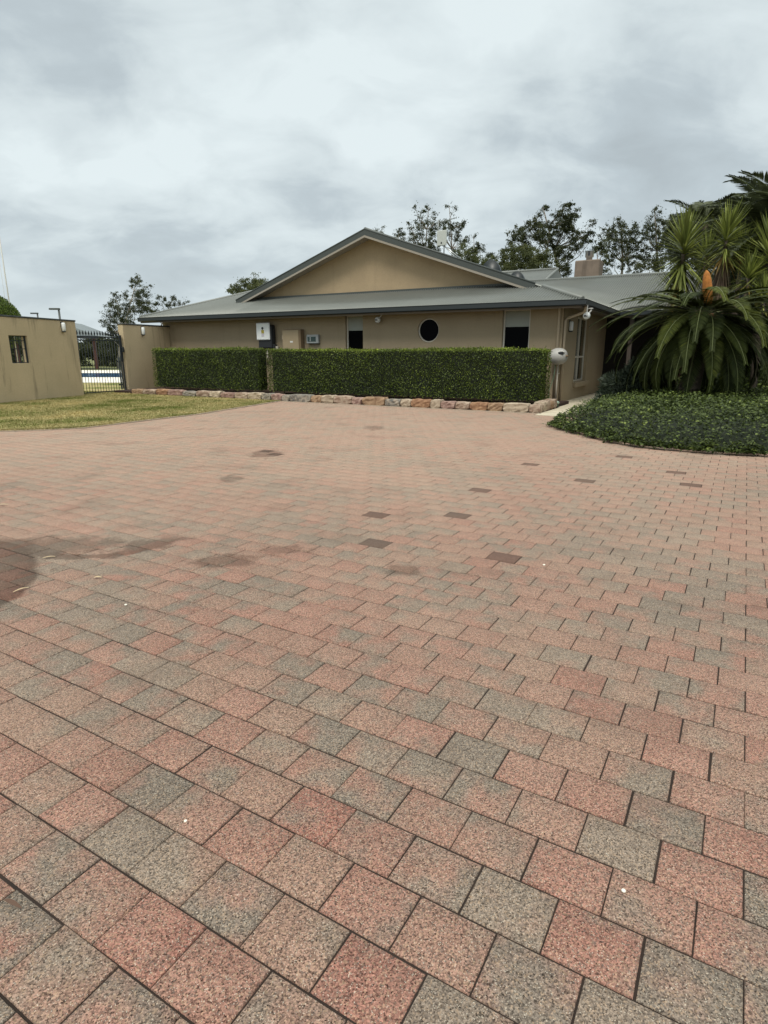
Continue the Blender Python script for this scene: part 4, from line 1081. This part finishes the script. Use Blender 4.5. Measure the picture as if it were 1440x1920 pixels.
# feathery shrub left of the cycad
def bush(name, loc, r, z, n, leaf, m, label, cat='shrub', group=None, lw=.35):
    t = empty(name, loc, 0, label=label, cat=cat, group=group)
    d = unit(RNG.normal(size=(n, 3))); d[:, 2] = np.abs(d[:, 2])*1.0 - .15
    lump = 1 + .12*np.sin(d[:, 0]*7+1)*np.sin(d[:, 1]*6)+.1*np.sin(d[:, 2]*9+d[:, 0]*5)
    P = d*np.array([r, r, z])*(RNG.random((n, 1))**.22)*lump[:, None]; P[:, 2] = np.maximum(P[:, 2], .02)
    D = unit(d*.9+RNG.normal(size=(n, 3))*.55+np.array([0, 0, .1])); V_, F_ = leaf_quads(P, D, RNG.normal(size=(n, 3))+np.array([0, 0, .8]), RNG.uniform(.6, 1.3, n)*leaf, leaf*lw, .1)
    np_mesh('foliage', V_, F_, m, np.clip(RNG.normal(.5, .25, n), 0, 1), t)
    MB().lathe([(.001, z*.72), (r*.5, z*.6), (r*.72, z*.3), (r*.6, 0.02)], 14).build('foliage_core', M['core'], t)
    MB().tube([(0, 0, 0), (.05, 0, z*.5)], .04, 6).build('stem', M['bark'], t)
    return t
bush('shrub', (7.0, 17.1, .03), 1.0, 1.35, 15000, .15, G['shrub'], 'grey green feathery shrub between the side path and the cycad', lw=.2)
bush('shrub', (9.9, 18.0, .03), 1.3, 1.5, 9000, .12, G['cover'], 'dark leafy shrub in the shade behind the cycad trunk')
bush('shrub', (12.2, 17.0, .03), 1.5, 1.6, 9000, .12, G['cover'], 'dark leafy shrub under the cycad at the edge of the drive bed')
bush('shrub', (9.0, 21.0, .03), .8, 1.7, 5000, .12, G['shrub'], 'dark shrub against the porch behind the feathery shrub')

# ================================================================== YUCCAS
def yucca(px, py, Y, r, nleaf, label, hang=.5, skirt=0.0, lean=0.0, bright=0.0):
    c = atY(px, py, Y); t = empty('yucca', (c.x, c.y, 0), 0, label=label, cat='yucca', group='yuccas behind the cycad')
    zc = c.z; n = nleaf
    f = RNG.random(n)                                      # 0 top .. 1 bottom of the head
    el = R(80) - f**1.05*R(80+72*hang) + RNG.normal(0, .13, n); az = RNG.uniform(0, 2*PI, n)
    base = np.stack([lean*f*0, np.zeros(n), zc + .08 - f**1.5*(.15+.75*hang)*r], 1)
    L = r*RNG.uniform(.75, 1.1, n)*(1-.12*(f > .8))
    D = np.stack([np.cos(az)*np.cos(el), np.sin(az)*np.cos(el), np.sin(el)], 1)
    Wd = unit(np.cross(D, np.array([0, 0, 1.0])+RNG.normal(0, .05, (n, 3)))); w = RNG.uniform(.016, .026, n)[:, None]*max(1, r/.8)
    dr = np.array([0, 0, -1.0])
    s1 = base + D*L[:, None]*.45 + dr*(L*.03*f)[:, None]; s2 = base + D*L[:, None] + dr*(L*(.05+.16*f))[:, None]
    V_ = np.empty((n, 6, 3)); V_[:, 0] = base - Wd*w*.6; V_[:, 1] = base + Wd*w*.6; V_[:, 2] = s1 - Wd*w; V_[:, 3] = s1 + Wd*w; V_[:, 4] = s2 - Wd*.002; V_[:, 5] = s2 + Wd*.002
    q = np.arange(n)[:, None]*6; F_ = np.concatenate([q+np.array([[0, 1, 3, 2]]), q+np.array([[2, 3, 5, 4]])])
    tone = np.clip(np.where(f > .86, RNG.uniform(0, .28, n), RNG.uniform(.30, .95, n)) + bright, 0, 1)
    np_mesh('leaf_head', V_.reshape(-1, 3), F_, G['yucca'], np.concatenate([tone, tone]), t)
    if skirt > 0:
        n = 260; az = RNG.uniform(0, 2*PI, n); zz = zc - .4*r - RNG.random(n)*skirt*.6; base = np.stack([np.cos(az)*.05, np.sin(az)*.05, zz], 1)
        D = np.stack([np.cos(az)*.22, np.sin(az)*.22, -np.ones(n)], 1)+RNG.normal(0, .06, (n, 3))
        V_, F_ = leaf_quads(base, D, np.stack([np.cos(az), np.sin(az), np.zeros(n)], 1), skirt*RNG.uniform(.4, .65, n), .035)
        np_mesh('dead_skirt', V_, F_, M['dead'], RNG.random(n), t)
    b = MB(); b.tube([(.12, .05, -.02), (.05, .02, zc*.5), (0, 0, zc)], [.13, .085, .06], 8); b.build('trunk', M['palmbark'], t)
    return t
yucca(1283, 462, 18.6, 1.12, 330, 'tall yucca nearest the chimney with a full green head hanging with yellow old leaves', hang=1.0)
yucca(1266, 548, 18.9, .80, 170, 'low yucca head hanging over the roof edge below the tallest yucca', hang=1.0, bright=-.05)
yucca(1362, 446, 18.2, .98, 210, 'yucca with a long brown skirt of dead leaves behind the orange cone', hang=.55, skirt=1.9)
yucca(1445, 476, 17.6, 1.15, 240, 'yucca head cut by the right edge of the view above the cycad', hang=.8, bright=.05)
yucca(1404, 520, 17.4, .78, 150, 'small bright yucca low between the skirted yucca and the frame edge', hang=.3, bright=.12)
yucca(1392, 470, 20.2, .85, 170, 'pale green yucca behind the skirted yucca', hang=.4, bright=.15)
yucca(1325, 480, 21.0, .9, 190, 'pale green yucca behind and between the two largest yucca heads', hang=.6, bright=.12)
yucca(1432, 560, 17.0, .7, 130, 'lowest yucca just above the cycad fronds at the frame edge', hang=.5, bright=.1)
yucca(1340, 570, 19.4, .7, 130, 'short dark yucca between the dead skirt and the orange cone', hang=.8, bright=-.05)

# ================================================================== PALMS
def palm(px, py, Y, length, n, label, nl=64, ll=.55, el=(-.5, 1.1), droop=1.6):
    c = atY(px, py, Y)
    return feather_plant('palm', (c.x, c.y, 0), label, 'palm', c.z, n, length, (.85, 1.1), el, droop, .045, ll*1.35, int(nl*1.5), G['palm'], .14, group='feather palms at the frame edge', az0=random.random()*6)
palm(1462, 440, 23, 2.9, 18, 'dark feather palm with arching fronds over the yuccas')
palm(1462, 405, 27, 2.6, 22, 'taller dark feather palm behind the arching palm', ll=.5)
palm(1398, 470, 27, 2.6, 16, 'dark feather palm behind the yucca heads', ll=.5)
palm(1322, 425, 30, 2.1, 18, 'distant feather palm nearest the gum trees', ll=.5)

palm(1448, 446, 21, 2.5, 24, 'dark feather palm with upright fronds at the top of the frame edge', el=(-.2, 1.2), droop=1.3)
palm(1500, 440, 20, 3.0, 18, 'nearest dark feather palm mostly outside the frame', el=(-.3, 1.1), droop=1.5)
# ================================================================== BACKGROUND TREES
def gum(D, base_px, clumps, off, sc, label, m='gum', leaf=.26, dens=1.0, bark='bark', group='gum trees behind the house', trunks=1, squash=.8, name='gum_tree', tr=.20):
    bx = atY(base_px, 700, D); t = empty(name, (bx.x, bx.y, 0), 0, label=label, cat='tree', group=group)
    mpp = D / 1163.0
    Cs = []
    for c in clumps:
        x, y, r = c[0]/sc + off[0], c[1]/sc + off[1], c[2]/sc
        p = atY(x, y, D + random.uniform(-2.2, 2.2)); p.x -= bx.x; p.y -= bx.y
        Cs.append((p, r*mpp*(1.12 if r*mpp < .7 else 1.22)))
    rootm = MB(); Cs.sort(key=lambda q: q[0].z)
    top = Cs[-1][0]; H = top.z
    nodes = [Vector((0, 0, -.1))]
    # trunk rises towards the top clump
    tp = []
    for k in range(9):
        f = k/8; tp.append(Vector((top.x*f**1.7 + .15*math.sin(5*f+D), top.y*f**1.5, -.1 + (H+.1)*f)))
    rootm.tube(tp, [tr*(1-.86*k/8) for k in range(9)], 7); twigs = []
    for p, r in Cs[:-1]:
        # attach on trunk (or another clump) lower down
        best = None
        for q in tp:
            if q.z < p.z - .25: 
                d_ = (p-q).length + max(0, 1.2-(p.z-q.z))
                if best is None or d_ < best[0]: best = (d_, q)
        q = best[1] if best else tp[0]
        mid = q.lerp(p, .55) + Vector((random.uniform(-.3, .3), 0, -.12*(p-q).length*.6))
        rr = .012 + .035*min(1, (p-q).length/6)
        rootm.tube([q, mid, p], [rr*1.5, rr, rr*.4], 5); twigs.append((q, mid, p))
    rootm.build('trunk', M[bark], t)
    Vs, Fs, Ts = [], [], []; cnt = 0
    for p, r in Cs:
        leaf_ = leaf*.58; n = int(np.clip((1150 if m == 'gum' else 1350)*dens*(r/.9)**2, 50, 5000)*(.26/leaf)**1.2)
        nb = max(4, int(13*(r/.6))); sg_ = RNG.uniform(.07, .21, (nb, 1))*max(r, .5); sub = unit(RNG.normal(size=(nb, 3)))*np.array([r, r*.9, r*squash])*RNG.uniform(.15, 1.25, (nb, 1))
        which = RNG.integers(0, nb, n); P = np.array(p) + sub[which] + RNG.normal(0, 1, (n, 3))*sg_[which]*np.array([1.25, 1, .8])
        D_ = unit(RNG.normal(size=(n, 3)) + np.array([.2, 0, -.45]))
        V_, F_ = leaf_quads(P, D_, RNG.normal(size=(n, 3)), leaf_*RNG.uniform(.6, 1.25, n), leaf_*.45*RNG.uniform(.7, 1.2, n))
        Fs.append(F_+cnt); Vs.append(V_); cnt += len(V_)
        hgt = (P[:, 2]-p.z)/max(r, .1); Ts.append(np.clip(.45+.18*hgt+RNG.normal(0, .18, n), 0, 1))
    for q, mid, p in twigs:
        n = int(26*dens*(p-mid).length)+5; f_ = RNG.random((n, 1))**.6
        P = np.array(mid)*(1-f_) + np.array(p)*f_ + RNG.normal(0, .20, (n, 3))*(.5+f_)
        V_, F_ = leaf_quads(P, RNG.normal(size=(n, 3))+np.array([.2, 0, -.45]), RNG.normal(size=(n, 3)), leaf*.6*RNG.uniform(.6, 1.25, n), leaf*.27)
        Fs.append(F_+cnt); Vs.append(V_); cnt += len(V_); Ts.append(np.clip(RNG.normal(.45, .2, n), 0, 1))
    np_mesh('crown', np.concatenate(Vs), np.concatenate(Fs), G[m], np.concatenate(Ts), t)
    return t
T1 = [(1040,175,35),(990,195,25),(1020,210,38),(1115,228,18),(1045,265,45),(1090,290,38),(1030,310,40),(860,310,40),(930,290,32),(1050,350,45),(1080,380,45),(830,360,42),(950,360,42),(870,390,45),(1020,400,45),(1100,400,48),(810,440,40),(880,440,48),(950,400,40),(790,500,35),(850,490,45),(930,480,50),(980,485,30),(820,530,40),(880,560,50),(840,590,40),(900,620,40),(960,430,30)]
gum(68, 225, T1, (0, 480), 4.0, 'tall gum tree with open tufted crown beyond the gate', leaf=.28, bark='palebark', tr=.15, dens=.75)
T1b = [(1165,360,28),(1115,350,18),(1190,315,20),(1235,330,22),(1310,310,22),(1265,365,25),(1310,355,30),(1380,360,12),(1405,345,10),(1160,420,26),(1130,410,20)]
gum(74, 285, T1b, (0, 480), 4.0, 'thin straggly gum tree showing above the end of the gutter', leaf=.30, tr=.16)
T3 = [(720,390,42),(670,400,40),(620,420,38),(585,440,25),(700,420,40),(650,440,40),(745,385,20),(600,480,40),(690,470,50)]
gum(62, 455, T3, (240, 400), 3.0, 'small dense tree top showing above the roof left of the gable', 'olive', leaf=.28)
T4 = [(370,85,16),(495,90,22),(455,130,22),(540,140,16),(420,178,12),(375,215,15),(400,240,12),(550,185,10),(320,235,18),(345,285,20),(340,330,20),(410,290,28),(430,240,20),(440,330,25),(400,350,20),(340,380,25),(375,365,20),(370,410,25),(420,415,30),(490,230,25),(520,280,38),(545,240,20),(535,330,30),(500,390,30),(520,420,30),(500,450,45)]
gum(58, 795, T4, (700, 370), 4.8, 'sparse gum tree with many thin upright stems nearest the gable ridge', leaf=.26, tr=.18, dens=1.25)
T4x = [(590,225,18),(585,280,18),(645,225,35),(600,250,20),(640,275,25),(700,250,35),(715,290,25),(680,270,15),(790,250,35),(810,230,22),(770,290,35),(760,340,25),(750,370,25),(830,385,35),(805,410,30),(560,400,20),(580,470,25),(720,470,22),(670,78,18),(735,88,18),(690,330,22)]
gum(60, 850, T4x, (700, 370), 4.8, 'sparse leaning gum tree behind the television antenna', leaf=.26, tr=.16, dens=1.1)
gum(62, 745, [(240,300,32),(225,335,30),(275,340,22),(265,380,30),(190,365,20)], (700, 370), 4.8, 'small tufted gum tree just above the gable slope', leaf=.26, tr=.12)
gum(64, 712, [(80,270,15),(30,290,18),(70,315,14),(45,320,14)], (700, 370), 4.8, 'single leafy gum tip beside the gable ridge', leaf=.22, tr=.08)
T4b = [(820,480,60),(870,520,60),(780,520,50),(890,470,40),(990,590,50),(1050,600,60),(930,560,60),(860,570,60)]
gum(52, 875, T4b, (700, 370), 4.8, 'rounded olive green tree behind the roof vents', 'olive', leaf=.24)
gum(56, 898, [(950,440,40),(975,470,25),(940,470,30),(915,340,22),(925,500,20)], (700, 370), 4.8, 'slim gum tree beside the rounded olive tree', leaf=.24, tr=.12)
gum(60, 922, [(1060,520,38),(1030,530,25),(1085,540,25),(1060,570,45)], (700, 370), 4.8, 'small gum crown low between the olive tree and the large gum', leaf=.24, tr=.12)
T5 = [(365,85,32),(330,140,25),(575,50,38),(540,75,25),(480,140,42),(610,125,38),(560,170,52),(640,150,20),(520,200,50),(580,210,52),(490,240,50),(550,270,52),(500,300,50),(620,280,38),(640,320,42),(600,350,38),(740,300,38),(715,330,38),(775,215,28),(760,360,28),(690,380,38),(640,400,38),(450,420,50),(470,480,50),(540,440,50),(560,500,40),(600,440,35),(560,580,30),(500,560,40),(550,620,50),(420,370,48)]
gum(56, 1058, T5, (940, 370), 4.5, 'big spreading gum tree with leaning top left of the chimney', leaf=.27, dens=1.25, tr=.3)
T5c = [(280,205,35),(220,205,20),(280,260,45),(340,240,48),(410,240,45),(350,300,50),(300,330,45),(400,320,45),(360,370,38),(220,250,30),(160,280,45),(120,320,48),(190,320,48),(110,370,40),(200,370,42),(40,440,38)]
gum(54, 992, T5c, (940, 370), 4.5, 'dense gum tree crown above the rounded bushes', leaf=.27, dens=1.4, tr=.25)
T5b = [(150,450,75),(80,500,80),(220,480,80),(300,520,80),(380,500,60),(50,560,70),(150,570,80),(280,590,70),(400,570,60),(20,600,40)]
gum(48, 980, T5b, (940, 370), 4.5, 'broad rounded bushy tree below the gum crowns', 'olive', leaf=.23, dens=1.5)
gum(52, 1128, [(840,420,55),(800,440,40),(860,480,48),(900,530,48),(840,560,40),(870,640,40)], (940, 370), 4.5, 'low gum tree directly behind the chimney', leaf=.26, dens=1.2)
T6 = [(980,185,22),(1000,230,38),(930,250,38),(900,290,38),(950,310,45),(1010,300,38),(1080,300,42),(1040,250,28),(1130,240,33),(1120,290,38),(900,340,38),(960,370,45),(1040,360,45),(1100,350,45),(1130,380,38),(930,430,38),(1000,430,45),(1070,430,45),(1140,430,38),(960,500,38),(1050,500,45),(1110,490,45),(1030,560,38),(1090,560,38),(860,270,12),(830,320,8)]
gum(60, 1159, T6, (940, 370), 4.5, 'open gum tree with a straight dark trunk right of the chimney', leaf=.27, tr=.26)
T7 = [(1290,100,18),(1310,85,12),(1340,120,10),(1245,185,12),(1265,155,12),(1235,225,24),(1330,190,28),(1290,240,33),(1370,220,38),(1210,310,42),(1250,270,38),(1190,370,38),(1280,330,42),(1340,300,45),(1400,300,38),(1190,450,42),(1180,520,48),(1250,420,38),(1310,420,45),(1370,400,45),(1230,500,38),(1270,560,55),(1200,590,55),(1120,600,50),(1320,520,50),(1380,500,55),(1340,590,50),(1420,240,30),(1430,170,20)]
gum(58, 1235, T7, (940, 370), 4.5, 'leaning gum tree between the open gum and the yuccas', leaf=.27, tr=.24)
T8 = [(1040,320,55),(960,340,55),(1080,380,60),(900,360,45),(1000,420,75),(880,440,65),(850,520,75),(1150,330,60),(1200,420,90),(1320,420,100),(1100,470,80),(1300,300,60),(1400,350,90),(1250,520,90),(960,560,80),(1380,520,100),(1100,600,80),(900,640,60)]
T9 = [(1250,300,80),(1340,290,80),(1420,260,90),(1300,380,110),(1420,380,110),(1200,360,80),(1350,480,120),(1440,480,110),(1250,460,100)]
gum(31, 1420, T9, (1000, 300), 3.273, 'very dark dense tree massed behind the feather palms', 'palm', leaf=.20, dens=2.2, group='trees behind the yuccas', name='tree')
gum(34, 1330, T8, (1000, 300), 3.273, 'dense dark green tree massed behind the yuccas', 'palm', leaf=.20, dens=2.2, group='trees behind the yuccas', name='tree')
# tree line beyond the gate
for i, (px, py, D, r_) in enumerate([(150, 668, 80, 40), (185, 662, 84, 46), (215, 664, 78, 44), (240, 660, 82, 40), (120, 662, 86, 45), (60, 660, 88, 50), (20, 662, 88, 50), (275, 660, 80, 45), (-30, 660, 90, 50)]):
    cl = [(px+random.uniform(-16, 16), py-16+random.uniform(-8, 24), random.uniform(9, 15)) for _ in range(16)] + [(px, 690, 14), (px+14, 692, 13), (px-14, 692, 13)]
    gum(D, px, cl, (0, 0), 1.0, ['dark tree of the tree line beyond the pool', 'dark tree of the tree line beyond the pool'][i % 2], 'gum', leaf=.5, dens=.55, group='tree line beyond the pool', name='tree')

# ================================================================== SMALL THINGS ON THE DRIVE
M['leafdry'] = mat('dry_leaf', (0.50, 0.38, 0.23), .7, var=.2, vscale=20)
M['leafdark'] = mat('dark_dry_leaf', (0.10, 0.055, 0.035), .8)
def fallen(px, py, ln, wd, rz, m, label):
    x, y = gnd(px, py); b = MB(); n = 8
    vs = []; 
    for i in range(n+1):
        f = i/n; w = wd*math.sin(PI*min(max(f, .03), .97))**.7; z = .006 + .008*math.sin(PI*f)
        vs += [(ln*(f-.5), -w/2+.1*ln*(f-.5)**2, z), (ln*(f-.5), w/2+.1*ln*(f-.5)**2, z+.002)]
    b.add(vs, [(2*i, 2*i+2, 2*i+3, 2*i+1) for i in range(n)]); b.build('fallen_leaf', M[m], loc=(x, y, .002), rz=rz, label=label, cat='leaf', group='leaves fallen on the drive', recalc=False)
fallen(92, 1047, .085, .012, .5, 'leafdry', 'slender pale leaf lying at the edge of the oil stain')
fallen(183, 1085, .055, .018, .1, 'leafdry', 'short pale curled leaf on a grey paver right of the oil stain')
fallen(40, 1108, .10, .012, 1.0, 'leafdry', 'pale leaf on the curved edge of the wet stain')
fallen(24, 1700, .07, .012, -.4, 'leafdark', 'dark reddish leaf on the nearest grey paver at the left edge')
fallen(101, 1071, .045, .009, .8, 'leafdark', 'tiny dark leaf below the slender pale leaf')
fallen(5, 948, .10, .016, .3, 'leafdry', 'pale leaf at the left edge beyond the oil stain')
def pebble(px, py, r, label):
    x, y = gnd(px, py); b = MB(); b.lathe([(p[0]*(1), p[1]*.6) for p in sphere_prof(r, 6)], 7); b.build('pebble', M['concretewhite'], loc=(x, y, .004), label=label, cat='pebble', group='white pebbles on the drive')
pebble(1169, 1672, .007, 'round white pebble on the grey paver at the lower right'); pebble(348, 1541, .006, 'small white pebble left of the open joint')
pebble(1020, 1060, .010, 'white pebble beside a dark paver in the middle of the drive'); pebble(236, 1135, .009, 'white pebble between pavers below the curled leaf')
